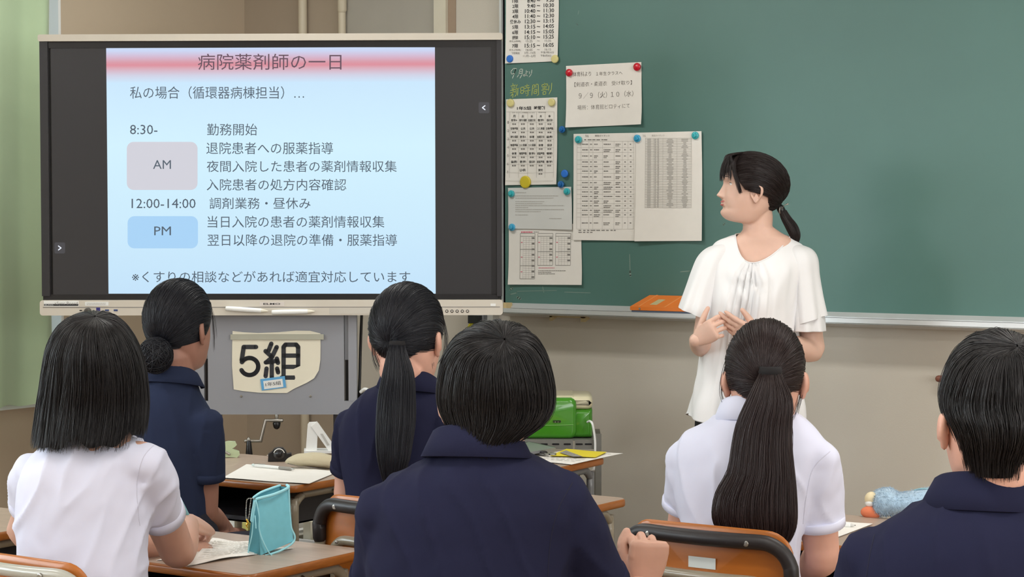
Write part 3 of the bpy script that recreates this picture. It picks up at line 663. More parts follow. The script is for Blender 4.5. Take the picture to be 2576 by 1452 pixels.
a = hit2(538, 1300, -.07); b = hit2(860, 1300, -.07); add('cross_bar', box(a[0], b[0], .06, .1, .10, .15), m_dark, sd, False)
# crank under the panel
k = lambda x, y, o=-.03: hit2(x, y, o)
add('crank_shaft', tube([k(696, 1038, -.06), k(696, 1060, -.06)], .006, 10), m_steel, sd)
add('crank_knob', tube([k(696, 1060, -.06), k(696, 1065, -.06), k(696, 1072, -.06)], [.010, .014, .012], 14), m_black, sd)
add('crank_handle', tube([k(710, 1058, -.05), k(668, 1058, -.04), k(656, 1110, -.03), k(617, 1110, -.02)], .0045, 8, flat=1.4), m_steel, sd)
add('crank_grip', tube([k(626, 1112, -.02), k(627, 1150, -.02)], [.008, .013], 12), m_black, sd)
add('grip_cap', tube([k(625.5, 1104, -.02), k(626, 1112, -.02)], .006, 10), m_steel, sd)
# class sign held by a magnetic bar
so = .052
def S(px, py, o=0.0): return hit2(px, py, -.05+o)
cs = empty('class_sign', T_.O, T_.ang, 'cream paper class sign with bold black lettering and torn lower right corner', 'sign')
out = [(585, 833), (612, 836), (650, 838), (700, 836), (745, 832), (780, 832.5), (806, 839), (806.5, 870), (806, 905), (802, 932), (790, 952), (772, 963), (740, 978), (722, 989), (690, 989), (650, 988), (610, 984), (588, 980), (586.5, 960), (583.5, 920), (584, 870)]
def cz(px, py): return .003 + .006*max(0, (px-740)/66)*max(0, (py-900)/80) + .002*max(0, (py-940)/50)
V = [S(x, y, cz(x, y)) for x, y in out]; n_ = len(V); Vb = [np.array(p)+np.array([0, .0012, 0]) for p in V]
add('sheet', (V+Vb, [tuple(range(n_-1, -1, -1)), tuple(range(n_, 2*n_))] + [(i, (i+1) % n_, (i+1) % n_+n_, i+n_) for i in range(n_)]), m_cream, cs, False)
cp = lambda x, y: (480+x/5.185, 740+y/5.185)
arc = [cp(765+115*math.cos(t), 945+112*math.sin(t)) for t in np.linspace(-PI*.83, PI*.86, 22)]
SG = [[cp(850, 690), cp(690, 690), cp(664, 862)], arc, [cp(1050, 648), cp(1015, 738)], [cp(975, 745), cp(1052, 815)], [cp(1120, 692), cp(1055, 830), cp(985, 890)], [cp(978, 892), cp(1120, 872)], [cp(1122, 842), cp(1136, 898)], [cp(1056, 890), cp(1056, 1090)], [cp(988, 972), cp(976, 1070)], [cp(1126, 972), cp(1138, 1022)],
 [cp(1210, 1085), cp(1210, 690), cp(1235, 660), cp(1375, 660), cp(1400, 690), cp(1400, 1085)], [cp(1210, 803), cp(1400, 803)], [cp(1210, 950), cp(1400, 950)], [cp(1185, 1090), cp(1433, 1090)]]
add('sign_lettering', flat_strokes(SG, 11.0, lambda x, y: S(x, y, .0046), 14), mat('sign_black', (46, 48, 54), .7), cs, False)
mb = empty('magnetic_bar', T_.O, T_.ang, 'grey magnetic bar holding the top of the class sign', 'magnet bar')
a = S(581, 841, 0); b = S(815, 854, 0); add('bar', box(a[0], b[0], .038, .046, b[2], a[2]), mat('grey_magnet_bar', (176, 176, 160), .5), mb, False)
nt_ = empty('name_tag', T_.O, T_.ang, 'small blue framed tag reading 1年5組 stuck on the sign', 'name tag')
rot = -.13; cxn, cyn = 687.5, 964.5
def NTp(u, v, o): x = cxn + u*math.cos(rot) - v*math.sin(rot); y = cyn + u*math.sin(rot) + v*math.cos(rot); return S(x, y, o)
def ntbox(u0, v0, u1, v1, o0, o1):
    c = [(u0, v0), (u1, v0), (u1, v1), (u0, v1)]; V = [NTp(u, v, o1) for u, v in c] + [NTp(u, v, o0) for u, v in c]
    return V, [(3, 2, 1, 0), (4, 5, 6, 7), (0, 1, 5, 4), (1, 2, 6, 5), (2, 3, 7, 6), (3, 0, 4, 7)]
add('tag_frame', ntbox(-31, -14.5, 31, 14.5, .004, .0085), mat('tag_blue', (96, 168, 218), .5), nt_, False)
add('tag_card', ntbox(-24.5, -8.5, 24, 12, .0085, .0092), m_white, nt_, False)
add('tag_text', text_px('1年5組', -20, 19, -4, 6, lambda u, v: NTp(u, v, .0097), .0), m_ink, nt_, False)
# cables at the right of the stand
w = lambda px, py, d: atD(px, py, d)
P = [w(910, 790, 6.68), w(907, 870, 6.70), w(905, 950, 6.70), w(903, 1010, 6.70), w(905, 1100, 6.72), w(915, 1250, 6.75)]
P.append(np.array([P[-1][0], P[-1][1], .01])); tagit(add('power_cable', tube(P, .005, 8, 5), m_black), 'black power cable hanging from the display beside its stand', 'cable')
P = [w(908, 986, 6.64), w(918, 979, 6.63), w(930, 985, 6.63), w(940, 1000, 6.64), w(944, 1080, 6.66)]
tagit(add('white_cable', tube(P, .006, 8, 5), m_white), 'white cable curling from behind the stand panel', 'cable')
e = empty('power_adapter', w(915, 1000, 6.67), T_.ang, 'black power adapter behind the student with the long ponytail in navy', 'adapter')
add('adapter_body', box(-.012, .05, -.01, .03, -.03, .016), m_black, e, False)
# ------------------------------------------------------------------ people: heads, hands, hair, clothes
def interp(x, tab, col):
    return np.interp(x, [r[0] for r in tab], [r[col] for r in tab])
def smoothtab(tab, k=8):
    return catmull(np.array(tab, float), k)
# z, front y, back y, half width, front exponent
HEAD = smoothtab([(-.1185, .010, -.016, .024, 2.0), (-.1165, .040, -.024, .035, 2.0), (-.1125, .0585, -.032, .043, 2.05), (-.106, .0695, -.039, .049, 2.1), (-.098, .0755, -.045, .0535, 2.15), (-.086, .0780, -.052, .059, 2.2), (-.074, .0755, -.060, .0635, 2.3), (-.062, .0795, -.068, .0665, 2.3), (-.050, .0795, -.076, .069, 2.35), (-.036, .079, -.083, .071, 2.4),
  (-.020, .078, -.088, .0725, 2.45), (0, .0775, -.092, .0735, 2.5), (.012, .0790, -.094, .0742, 2.5), (.026, .0855, -.0945, .0748, 2.45), (.045, .0865, -.0935, .0745, 2.35), (.062, .082, -.090, .0715, 2.25), (.078, .073, -.083, .0655, 2.15), (.092, .059, -.071, .056, 2.1), (.103, .041, -.054, .042, 2.0), (.110, .022, -.034, .026, 2.0), (.1125, .004, -.012, .010, 2.0)])
def head_point(z, th):
    """th: 0 = front (+y), increasing towards +x"""
    yf, yb, w, ex = (float(np.interp(z, HEAD[:, 0], HEAD[:, i])) for i in (1, 2, 3, 4))
    c, s_ = math.cos(th), math.sin(th); yc = -.008 if z > -.07 else -.008 + (z+.07)*-.25
    if c >= 0:
        e = 2.0/ex; x = w*np.sign(s_)*abs(s_)**e; y = yc + (yf-yc)*abs(c)**e
        x *= 1 - .06*max(0, c)**2
    else: x = w*s_; y = yc + (yb-yc)*abs(c)
    if c > 0:
        ax = abs(x)
        g = lambda v, m, s: math.exp(-((v-m)/s)**2)
        # nose
        if -.048 < z < .020:
            t = (0.018 - z)/.051; t = max(0, min(1, t)); amp = .003 + .0185*t**1.3
            if z < -.034: amp *= max(0, 1-((-.034-z)/.010)**1.2)
            sg = .0065 + .0045*t; y += amp*math.exp(-(x/sg)**2)
            if z < -.022: y += .0065*g(ax, .0115, .0055)*g(z, -.035, .007)
        # eye sockets, brow, cheeks, lips, chin
        y -= .0085*g(ax, .031, .015)*g(z, .009, .0115)
        y += .002*g(ax, .028, .02)*g(z, .028, .007)
        y += .0035*g(ax, .040, .018)*g(z, -.030, .018)
        lipw = g(x, 0, .020)
        y += .0042*g(z, -.0535, .0038)*g(x, 0, .017) + .0050*g(z, -.0635, .0045)*g(x, 0, .015) - .0048*g(z, -.0585, .0020)*g(x, 0, .021) - .003*g(z, -.0735, .005)*lipw
        y += .0040*g(z, -.090, .011)*g(x, 0, .017)
        y -= .0014*g(x, 0, .003)*g(z, -.047, .004)
        y -= .003*g(ax, .026, .005)*g(z, -.058, .012)
    return (x, y, z)
def head_mesh(n=96):
    zs_ = np.concatenate([np.linspace(-.1185, -.075, 30), np.linspace(-.0735, .02, 70), np.linspace(.023, .1125, 34)])
    th = np.concatenate([np.linspace(-PI/2, PI/2, 90), np.linspace(PI/2, 3*PI/2, 32)[1:-1]])
    return loft([[head_point(z, t) for t in th] for z in zs_])
def ear_mesh(side, ey=0.0, es=1.0):
    """auricle on the head side; side +1 right"""
    n, m = 28, 11; R = []
    for j in range(m):
        r = j/(m-1); row = []
        for i in range(n):
            a = 2*PI*i/n
            yy = math.cos(a)*.0178*(1 + .12*math.sin(a)); zz = math.sin(a)*.030
            if zz < 0: yy *= (1 - .38*(-zz/.030)); yy += .004*(zz/.030)
            h = .0035 + .0055*math.exp(-((r-.88)/.13)**2) - .011*math.exp(-((r-.30)/.32)**2) + .0032*math.exp(-((r-.58)/.09)**2)*(1 if zz > -.004 else .3)
            if zz < -.018: h = .004 + .002*(1-r)
            row.append((h if r < .999 else -.0005, yy*(r*.97+.03), zz*(r*.97+.03)))
        R.append(row)
    back = [[(-.004, p[1]*.86, p[2]*.9) for p in R[-1]], [(-.006, p[1]*.5, p[2]*.6) for p in R[-1]]]
    V, F = loft(R+back)
    # flare outwards: hinge at the front edge, leaning back
    out = []
    for (x, y, z) in V:
        fl = math.radians(34); yb = y - .012
        X = x*math.cos(fl) - yb*math.sin(fl); Y = x*math.sin(fl)*1.0 + yb*math.cos(fl)
        q = (0.0700 + X*es, -.002 + ey + Y*es + z*-.14, -.018 + z*es)
        out.append((q[0]*side, q[1], q[2]))
    if side < 0: F = [tuple(reversed(f)) for f in F]
    return out, F
def hmat(c, alpha, pitch=0.0, roll=0.0, s=1.0, zs=1.0):
    """head placement in a view frame: alpha = clockwise turn away from straight-away"""
    return Matrix.Translation(Vector(c)) @ Matrix.Rotation(-alpha, 4, 'Z') @ Matrix.Rotation(pitch, 4, 'X') @ Matrix.Rotation(roll, 4, 'Y') @ Matrix.Scale(s, 4) @ Matrix.Diagonal((1, 1, zs, 1))

def hand_parts(curl=(20, 25, 30, 35), spread=4, thumb=(40, 20, 15), side=1, s=1.0, curls=None):
    """hand in its own frame: wrist at 0, fingers +y, back of hand +z, thumb on side*+x"""
    parts = []
    R = []
    for y, hw, ht, zc in ((-.012, .024, .0165, 0), (.0, .025, .0165, 0), (.02, .031, .0155, -.001), (.045, .038, .0145, -.002), (.07, .0405, .013, -.001), (.086, .0395, .011, .0), (.094, .033, .008, 0)):
        R.append([(hw*math.copysign(abs(math.cos(a))**.8, math.cos(a)), y, zc + ht*math.copysign(abs(math.sin(a))**.9, math.sin(a))) for a in np.arange(20)*2*PI/20])
    parts.append(loft(R))
    parts.append(ellipsoid((.022, .025, -.008), (.016, .028, .014), 14, 8))
    fx = (.0305, .0105, -.0105, -.0300); fl = (.070, .078, .072, .056); fr = (.0088, .0090, .0086, .0076); fy = (.082, .087, .083, .074)
    for i in range(4):
        cs = curls[i] if curls else (curl[i], curl[i]*1.15, curl[i]*.8)
        az = math.radians((1.5-i)*spread); p = np.array([fx[i], fy[i]-.02, 0.0]); P = [p]; p = np.array([fx[i], fy[i], 0.0]); P.append(p); ang = 0
        rr = [fr[i]*1.08, fr[i]*1.12]
        for k, fk in enumerate((.46, .30, .24)):
            ang += math.radians(cs[k]); d = np.array([math.sin(az)*math.cos(ang), math.cos(az)*math.cos(ang), -math.sin(ang)])
            q = p + d*fl[i]*fk*.5; P.append(q); rr.append(fr[i]*(.97, .90, .86)[k]); p = p + d*fl[i]*fk; P.append(p); rr.append(fr[i]*(1.04, .97, .68)[k])
        parts.append(tube(P, rr, 10))
    p = np.array([.020, .018, -.006]); P = [p]; rr = [.013]
    a0, c1, c2 = [math.radians(v) for v in thumb]; a = a0
    dn = -.35
    for L_, r_, c in ((.036, .0125, 0), (.032, .0108, c1), (.026, .0085, c2)):
        a = a - c; d = np.array([math.sin(a), math.cos(a), dn]); d /= np.linalg.norm(d); p = p + d*L_; P.append(p); rr.append(r_)
    parts.append(tube(P, rr, 10, 3))
    V, F = join(*parts)
    V = [(x*s*side, y*s, z*s) for x, y, z in V]
    if side < 0: F = [tuple(reversed(f)) for f in F]
    return V, F
def frame_m(o, fwd, upv):
    f = Vector(fwd).normalized(); u = Vector(upv); u = (u - f*u.dot(f)).normalized(); x = f.cross(u)
    return Matrix(((x[0], f[0], u[0], o[0]), (x[1], f[1], u[1], o[1]), (x[2], f[2], u[2], o[2]), (0, 0, 0, 1)))

# ---- hair
E_C = np.array([0, -.006, .020]); E_A = np.array([.0815, .0985, .0985])
HL = [(0, 42), (25, 34), (45, 22), (62, 4), (76, -26), (84, -30), (92, -8), (104, -8), (118, -26), (138, -44), (160, -52), (180, -54)]
def dirv(az, el):
    az, el = math.radians(az), math.radians(el); return np.array([math.sin(az)*math.cos(el), math.cos(az)*math.cos(el), math.sin(el)])
def hairline(az, extra=0.0, tab=None):
    a = abs(((az+180) % 360)-180); t = tab or HL; return float(np.interp(a, [q[0] for q in t], [q[1] for q in t])) + extra
def slerp(a, b, t):
    d = np.clip(a @ b, -1, 1); o = math.acos(d); return (a*math.sin((1-t)*o) + b*math.sin(t*o))/math.sin(o)
def cap_paths(n, K, tie, jit=0.0, A=None, extra=0.0, tab=None, lift=0.0, regular=False, part=None):
    A = E_A if A is None else A; out = np.zeros((n, K, 3)); td = dirv(*tie)
    for i in range(n):
        az = (360.0*i/n if regular else RNG.uniform(0, 360)); h = dirv(az, hairline(az, extra, tab) + (0 if regular else RNG.uniform(-2, 3)))
        st = 0 if regular else (RNG.uniform(0, .5)**1.6)
        t = st + (1-st)*np.linspace(0, 1, K); tdj = td if regular else (td + RNG.normal(size=3)*.03); tdj = tdj/np.linalg.norm(tdj)
        fr = max(0.0, h[1])**.6; mdir = h + tdj + up*(.15 + 1.1*fr); mdir /= np.linalg.norm(mdir); tt = t*.985
        P = ((1-tt)**2)[:, None]*h + (2*tt*(1-tt))[:, None]*mdir*1.15 + (tt**2)[:, None]*tdj; P /= np.linalg.norm(P, axis=1)[:, None]
        r = 1.0 + lift*np.sin(PI*t)**.7
        if not regular: r = r + (RNG.uniform(-.004, .020) + .006*math.sin(i*2.1))*np.ones(K)
        r = r - .05*np.clip((t-.88)/.12, 0, 1)
        out[i] = P*r[:, None]*A + E_C
        if not regular and jit: out[i] += (RNG.normal(size=3)*jit)*np.sin(PI*t)[:, None]
    return out
def put(P, m):
    P = np.asarray(P, float); s_ = P.shape; Q = P.reshape(-1, 3); M_ = np.array(m); return (Q @ M_[:3, :3].T + M_[:3, 3]).reshape(s_)
def shell_from_paths(P):
    """closed fan surface from regular paths (n,K,3)"""
    R = np.transpose(P, (1, 0, 2)); return loft(R, cap0=False, cap1=True)
def tail_paths(rows, n, K, rim=True, reg=False, wav=0.0):
    """rows: (x,y,z,rx,ry) centre line of a tail with half widths"""
    T = catmull(np.array(rows, float), 10); s_ = np.linspace(0, len(T)-1, K); T = np.array([[np.interp(q, np.arange(len(T)), T[:, c]) for c in range(5)] for q in s_])
    out = np.zeros((n, K, 3))
    for i in range(n):
        if reg: r, ph = .93, 2*PI*i/n
        else: r = RNG.uniform(.90, 1.05) if RNG.random() < .75 else RNG.uniform(.3, .95); ph = RNG.uniform(0, 2*PI)
        ph2 = ph + (0 if reg else RNG.normal()*.12*np.linspace(0, 1, K)); w1 = 0 if reg else wav*np.sin(np.linspace(0, 9, K)+i)
        out[i, :, 0] = T[:, 0] + T[:, 3]*r*np.cos(ph2) + w1; out[i, :, 1] = T[:, 1] + T[:, 4]*r*np.sin(ph2); out[i, :, 2] = T[:, 2] + (0 if reg else RNG.uniform(-.004, .004))
        if not reg:  # ragged ends
            cut = RNG.uniform(0, 1)**2*.12; q = np.linspace(0, 1-cut, K); out[i] = np.stack([np.interp(q, np.linspace(0, 1, K), out[i, :, c]) for c in range(3)], 1)
    return out
def drape_paths(rows, n, K, front=None, alpha=0.0, frontlen=.5, reg=False, jit=.002, rag=.03, clump=0.0, bot=None, tilt=0.0):
    """loose hair: rows (x,y,z,rx,ry) from the whorl down; strands keep their azimuth; front opening towards alpha is cut short"""
    T = catmull(np.array(rows, float), 10); L_ = len(T); out = np.zeros((n, K, 3))
    for i in range(n):
        ph = 2*PI*i/n if reg else RNG.uniform(0, 2*PI)
        d = abs(((ph - (PI/2-alpha) + PI) % (2*PI))-PI)
        end = 1.0 if d > 1.0 else (frontlen + (1-frontlen)*max(0, (d-.55)/.45) if d > .55 else frontlen)
        if bot: end *= bot(ph)
        if not reg: end -= RNG.uniform(0, rag)
        s0 = 0 if reg else RNG.uniform(0, .45)**1.5
        q = (s0 + (end-s0)*np.linspace(0, 1, K))*(L_-1); C = np.stack([np.interp(q, np.arange(L_), T[:, c]) for c in range(5)], 1)
        r = .97 if reg else RNG.uniform(.96, 1.035); dr = 0 if reg else RNG.normal()*.10*np.linspace(0, 1, K)
        if clump and not reg: r = r + clump*math.sin(ph*23 + 2*math.sin(ph*7))*np.linspace(0, 1, K)**1.5
        out[i, :, 0] = C[:, 0] + C[:, 3]*r*np.cos(ph+dr); out[i, :, 1] = C[:, 1] + C[:, 4]*r*np.sin(ph+dr); out[i, :, 2] = C[:, 2]
        if not reg: out[i] += RNG.normal(size=3)*jit*np.linspace(.2, 1, K)[:, None]
        if tilt:
            w_ = tilt*np.clip(1-q/(L_-1)*1.5, 0, 1); c0 = np.array([T[:, 0].mean(), T[:, 1].mean(), T[0, 2]-.105]); y_, z_ = out[i, :, 1]-c0[1], out[i, :, 2]-c0[2]
            out[i, :, 1] = c0[1] + y_*np.cos(w_) - z_*np.sin(w_); out[i, :, 2] = c0[2] + y_*np.sin(w_) + z_*np.cos(w_)
    return out
def hair_obj(name, shells, strand_sets, mtl, parent):
    """one hair mesh: solid shells under separate strands"""
    V, Q, n = [], [], 0
    Vs, Fs = join(*shells) if shells else ([], [])
    for P, w_ in strand_sets:
        v, q = strands(P, w_); V.append(v); Q.append(q+n); n += len(v)
    me2 = quads_np(name, np.concatenate(V), np.concatenate(Q), mtl)
    o2 = bpy.data.objects.new(name, me2); COL.objects.link(o2); o2.parent = parent; o2['kind'] = 'stuff'
    if shells:
        o1 = add('hair_mass', (Vs, Fs), mtl, o2)
    return o2
def wisps(view, defs, n=14, w_=.0004, spread=.004):
    out = []
    for pts in defs:
        P = catmull([view.p(*q) for q in pts], 8); K = 20; s_ = np.linspace(0, len(P)-1, K); P = np.stack([np.interp(s_, np.arange(len(P)), P[:, c]) for c in range(3)], 1)
        for i in range(n): out.append(P + RNG.normal(size=3)*spread*np.linspace(.3, 1, K)[:, None])
    return np.array(out)

# ---- clothes
def rows_loft(view, rows, n=72, k=5, ex=2.3, fold=None, cap=(True, True), flatten=1.0):
    R = []; Q = []
    for (py, l, r, ry, dy) in rows:
        a, b = view.p(l, py, dy), view.p(r, py, dy); Q.append(((a[0]+b[0])/2, dy, (a[2]+b[2])/2, abs(b[0]-a[0])/2, ry))
    Q = catmull(Q, k)
    for (x, y, z, rx, ry) in Q:
        row = []
        for a in np.arange(n)*2*PI/n:
            c, s_ = math.cos(a), math.sin(a); e = 2/ex
            X = x + rx*math.copysign(abs(c)**e, c); Y = y + ry*math.copysign(abs(s_)**e, s_)
            row.append((X, Y, z))
        R.append(row)
    return loft(R, cap0=cap[0], cap1=cap[1])
def displace(vf, fn):
    V, F = vf; me = mesh_data('t', V, F); out = []
    for v in me.vertices: out.append(tuple(v.co + v.normal*fn(v.co)))
    bpy.data.meshes.remove(me); return out, F
def folds(seed, amp=.005, sx=9, sz=3.2, dirx=.0, fine=.3):
    def fn(p):
        q = Vector((p[0]*sx + p[2]*dirx + seed*3.7, p[1]*sx*.6, p[2]*sz)); a = noise.noise(q)
        r = 1-abs(noise.noise(Vector((p[0]*sx*1.6 + p[2]*dirx*2 + seed, p[1]*9, p[2]*sz*1.4))))*2
        return amp*(a*.9 + max(0, r)**3*.5 - .2) + amp*fine*.4*noise.noise(Vector((p[0]*40, p[1]*40, p[2]*30+seed)))
    return fn
def collar(view, c, rx, ry, alpha, h=.035, drop=.045, flare=.018, th=.0022, gap=32, n=64, tilt=0.10):
    """folded polo collar ring about point c (view frame), front opening towards alpha"""
    R = []
    for (dr, z) in ((.0, -.012), (.001, h*.5), (.003, h), (.007, h+.003), (.010, h-.002), (.012+flare*.4, h-drop*.45), (.012+flare, h-drop), (.0145+flare, h-drop+.002), (.014+flare*.45, h-drop*.4), (.0125, h+.003), (.007, h+.0065), (.0005, h+.003), (-.002, h*.5), (-.0025, -.012)):
        row = []
        for i in range(n):
            d = gap + (360-2*gap)*i/(n-1); ph = PI/2 - alpha + math.radians(d); bk = -math.cos(math.radians(d))
            row.append((c[0]+(rx+dr)*math.cos(ph), c[1]+(ry+dr)*math.sin(ph), c[2] + z*(.85+.15*bk) + tilt*(ry)*(bk-0.2) - .012*(1-bk)))
        R.append(row)
    R.append(R[0]); V, F = loft(R, closed=False)
    m = n; k = len(R)
    F.append(tuple(i*m for i in range(k-1))); F.append(tuple((i*m+m-1) for i in range(k-2, -1, -1)))
    return V, F
m_hair = mat('black_hair', (26, 24, 26), .46, spec=.45); m_hairb = mat('blue_black_hair', (28, 30, 38), .46, spec=.45); m_hairbr = mat('dark_brown_hair', (44, 31, 31), .44, spec=.45); m_hairt = mat('brown_black_hair', (32, 21, 21), .40, spec=.5)
m_skin = mat('light_skin', (224, 184, 162), .5, sss=.12, var=.03, vscale=25); m_skint = mat('tan_skin', (204, 160, 140), .5, sss=.1, var=.04, vscale=25); m_skind = mat('deep_tan_skin', (168, 124, 108), .52, sss=.08, var=.04, vscale=25)
m_skinr = mat('rosy_skin', (220, 170, 150), .5, sss=.12, var=.05, vscale=25)
m_navy = mat('navy_pique', (31, 33, 58), .9, spec=.2, var=.04, vscale=10, bump=.35, bscale=1400, bdist=.0006); m_navyb = mat('navy_pique_blue', (40, 49, 75), .9, spec=.2, bump=.35, bscale=1400, bdist=.0006)
m_shirt = mat('white_jersey', (219, 222, 242), .8, sheen=.1, bump=.2, bscale=1600, bdist=.0005); m_skirt = mat('dark_skirt', (34, 36, 52), .85)
m_seamw = mat('white_seam_shade', (206, 208, 226), .9); m_seamn = mat('navy_seam_shade', (22, 24, 46), .9)  # darker than the cloth: shadow of the sewn groove put into the colour
m_tie = mat('fabric_hair_tie', (24, 22, 24), .9)
m_shoe = mat('indoor_shoe', (225, 225, 222), .6)

from mathutils.bvhtree import BVHTree
def seam(view, shirt, pts, mtl, parent, r=.0011):
    """thin sewn line following a garment's surface"""
    me = shirt.data; bv = BVHTree.FromPolygons([v.co for v in me.vertices], [tuple(p.vertices) for p in me.polygons]); P = []
    co = view.loc(CAM)
    Q = catmull(np.array([(*p, 0.0) for p in pts]), 8)
    for a in Q:
        b = view.p(a[0], a[1], 0.0); d = Vector(b)-Vector(co); h = bv.ray_cast(Vector(co), d.normalized())
        if h[0] is not None: P.append(np.array(h[0]) + np.array(h[1])*-.0002)
    if len(P) > 3: add('seam', tube(P, r, 6), mtl, parent)
def lerp(a, b, t): return np.asarray(a)*(1-t)+np.asarray(b)*t
def student(view, label, skin, top_px, top_py, alpha, body_alpha, rows, right, left, shirt_m, hs=1.0, pitch=0.0, roll=0.0, hdy=0.0, neck_dy=0.0, hands=(), seed=1, collar_spec=None, seat=.44, foldamp=.006, sleeve_r=(.062, .052), hem=True, neck=1.0, seams=(), leg_m=None, folddir=0.0, arm_r=1.0, vox=.0065):
    """seated person; right/left: arm joints [(px,py,dy) shoulder, elbow, wrist, sleeve fraction]; returns empty, head matrix"""
    e = empty('person', view.O, view.ang, label, 'person')
    t = view.p(top_px, top_py, hdy); c = np.array([t[0], t[1], t[2]-.1225*hs]); HM = hmat(c, alpha, pitch, roll, hs)
    # one continuous body
    inner = [(r[0]+ (6 if i == 0 else 0), lerp(r[1], r[2], .07), lerp(r[2], r[1], .07), r[3]*.86, r[4]) for i, r in enumerate(rows)]
    low = []; parts = [rows_loft(view, inner, 40, 3)]
    nb = np.array(HM @ Vector((0, -.035, -.07))); r0 = rows[0]; n0 = view.p((r0[1]+r0[2])/2, r0[0]+40, r0[4])
    neck_top = nb
    f = np.array([math.sin(body_alpha), math.cos(body_alpha), 0.0]); rt = np.array([math.cos(body_alpha), -math.sin(body_alpha), 0.0])
    headparts = [xf(head_mesh(), HM), tube([n0+np.array([0, 0, -.03]), n0, lerp(n0, nb, .5), nb], [.060*hs*neck, .055*hs*neck, .052*hs*neck, .053*hs*neck], 24, 4)]
    last = rows[-1]; hipc = view.p((last[1]+last[2])/2, last[0], last[4])
    hip = np.array([hipc[0], hipc[1], seat+.075])
    arms = []
    for side, arm in ((1, right), (-1, left)):
        J = [view.p(*q) if len(q) == 3 else view.pz(*q[:3]) for q in arm[:3]]
        sh, el, wr = J; arms.append((side, sh, el, wr, arm[3]))
        P = [lerp(sh, hip, .12)*np.array([.9, 1, 1]) if False else sh, lerp(sh, el, .35), lerp(sh, el, .8), el, lerp(el, wr, .25), lerp(el, wr, .7), wr]
        parts.append(tube(P, [q*arm_r for q in (.044, .044, .040, .0385, .040, .031, .0245)], 18, 3))
    for sgn in (1, -1):
        h = hip + rt*sgn*.085; k = h + f*.40 + np.array([0, 0, -.02]) + rt*sgn*.02; an = np.array([k[0], k[1], .09]) - f*.02; toe = an + f*.14 + np.array([0, 0, -.055])
        parts.append(tube([h-np.array([0, 0, .0])-f*.05, lerp(h, k, .5), k], [.078, .070, .056], 16, 3)); parts.append(tube([k, lerp(k, an, .4), an], [.055, .05, .036], 14, 3)); parts.append(tube([an-f*.03+np.array([0, 0, -.045]), an+f*.05+np.array([0, 0, -.045]), toe+np.array([0, 0, .008])], [.036, .036, .03], 12, 2))
    body = remesh(join(*parts), vox*1.3, 2); hd = remesh(join(*headparts), .0031*hs, 2, .45)
    hv = []
    for side, spec in hands:
        wr = [a for a in arms if a[0] == side][0][3]; 
        hp = xf(hand_parts(side=-side, s=spec.get('s', .95), **spec['pose']), frame_m(wr, spec['fwd'], spec['up'])); hv.append(remesh(hp, .0024, 2, .45))
    add('body', join(body, hd, xf(ear_mesh(1), HM), xf(ear_mesh(-1), HM), *hv), skin, e)
    # shirt: torso and sleeves in one cloth
    sp = [rows_loft(view, rows, 60, 4)]
    for side, sh, el, wr, fr in arms:
        a = sh + (el-sh)*-.02; b = sh + (el-sh)*fr
        sp.append(ellipsoid(a+np.array([0, 0, -.004]), (sleeve_r[0]*.93, sleeve_r[0]*.93, sleeve_r[0]*.80), 22, 14))
        sp.append(tube([a+np.array([0, 0, -.012]), lerp(a, b, .35), lerp(a, b, .7), b], [sleeve_r[0]*.93, sleeve_r[0], lerp(sleeve_r[0], sleeve_r[1], .6), sleeve_r[1]], 26, 3, cap=False))
    cloth = remesh(join(*sp), vox, 5, .6)
    shirt = add('shirt', displace(cloth, folds(seed, foldamp, dirx=folddir)), shirt_m, e)
    for sp_ in seams: seam(view, shirt, sp_, m_seamw if shirt_m is m_shirt else m_seamn, shirt)
    if hem:
        for side, sh, el, wr, fr in arms:
            b0 = sh + (el-sh)*(fr-.085); b1 = sh + (el-sh)*(fr+.006); r_ = sleeve_r[1]+.0018
            d = (b1-b0)/np.linalg.norm(b1-b0)
            add('sleeve_hem', tube([b0, b0+d*.001, b1-d*.001, b1], [r_-.002, r_, r_, r_-.003], 30, cap=False), shirt_m, e)
    if collar_spec:
        cc = view.p(*collar_spec['c']); add('collar', collar(view, cc, *collar_spec['r'], body_alpha, **collar_spec.get('k', {})), shirt_m, e)
    # skirt or trousers over hips and thighs, shoes
    lp = []
    for sgn in (1, -1):
        h = hip + rt*sgn*.085; k = h + f*.40 + np.array([0, 0, -.02]) + rt*sgn*.02; an = np.array([k[0], k[1], .16]) - f*.02
        lp.append(tube([h-f*.06, lerp(h, k, .5), k], [.088, .080, .066], 16, 3)); lp.append(tube([k, lerp(k, an, .5), an], [.070, .066, .062], 14, 3))
        an = np.array([k[0], k[1], .05]) - f*.02
        add('shoe', remesh(join(tube([an-f*.045, an+f*.06, an+f*.15], [.043, .043, .036], 16, 3, flat=.85)), .008, 1), m_shoe, e)
    lp.append(tube([hip+np.array([0, 0, .10]), hip, hip-np.array([0, 0, .03])], [.13, .15, .14], 20, 2))
    add('trousers', remesh(join(*lp), .012, 3), leg_m or m_skirt, e)
    return e, HM, c
dg = math.radians
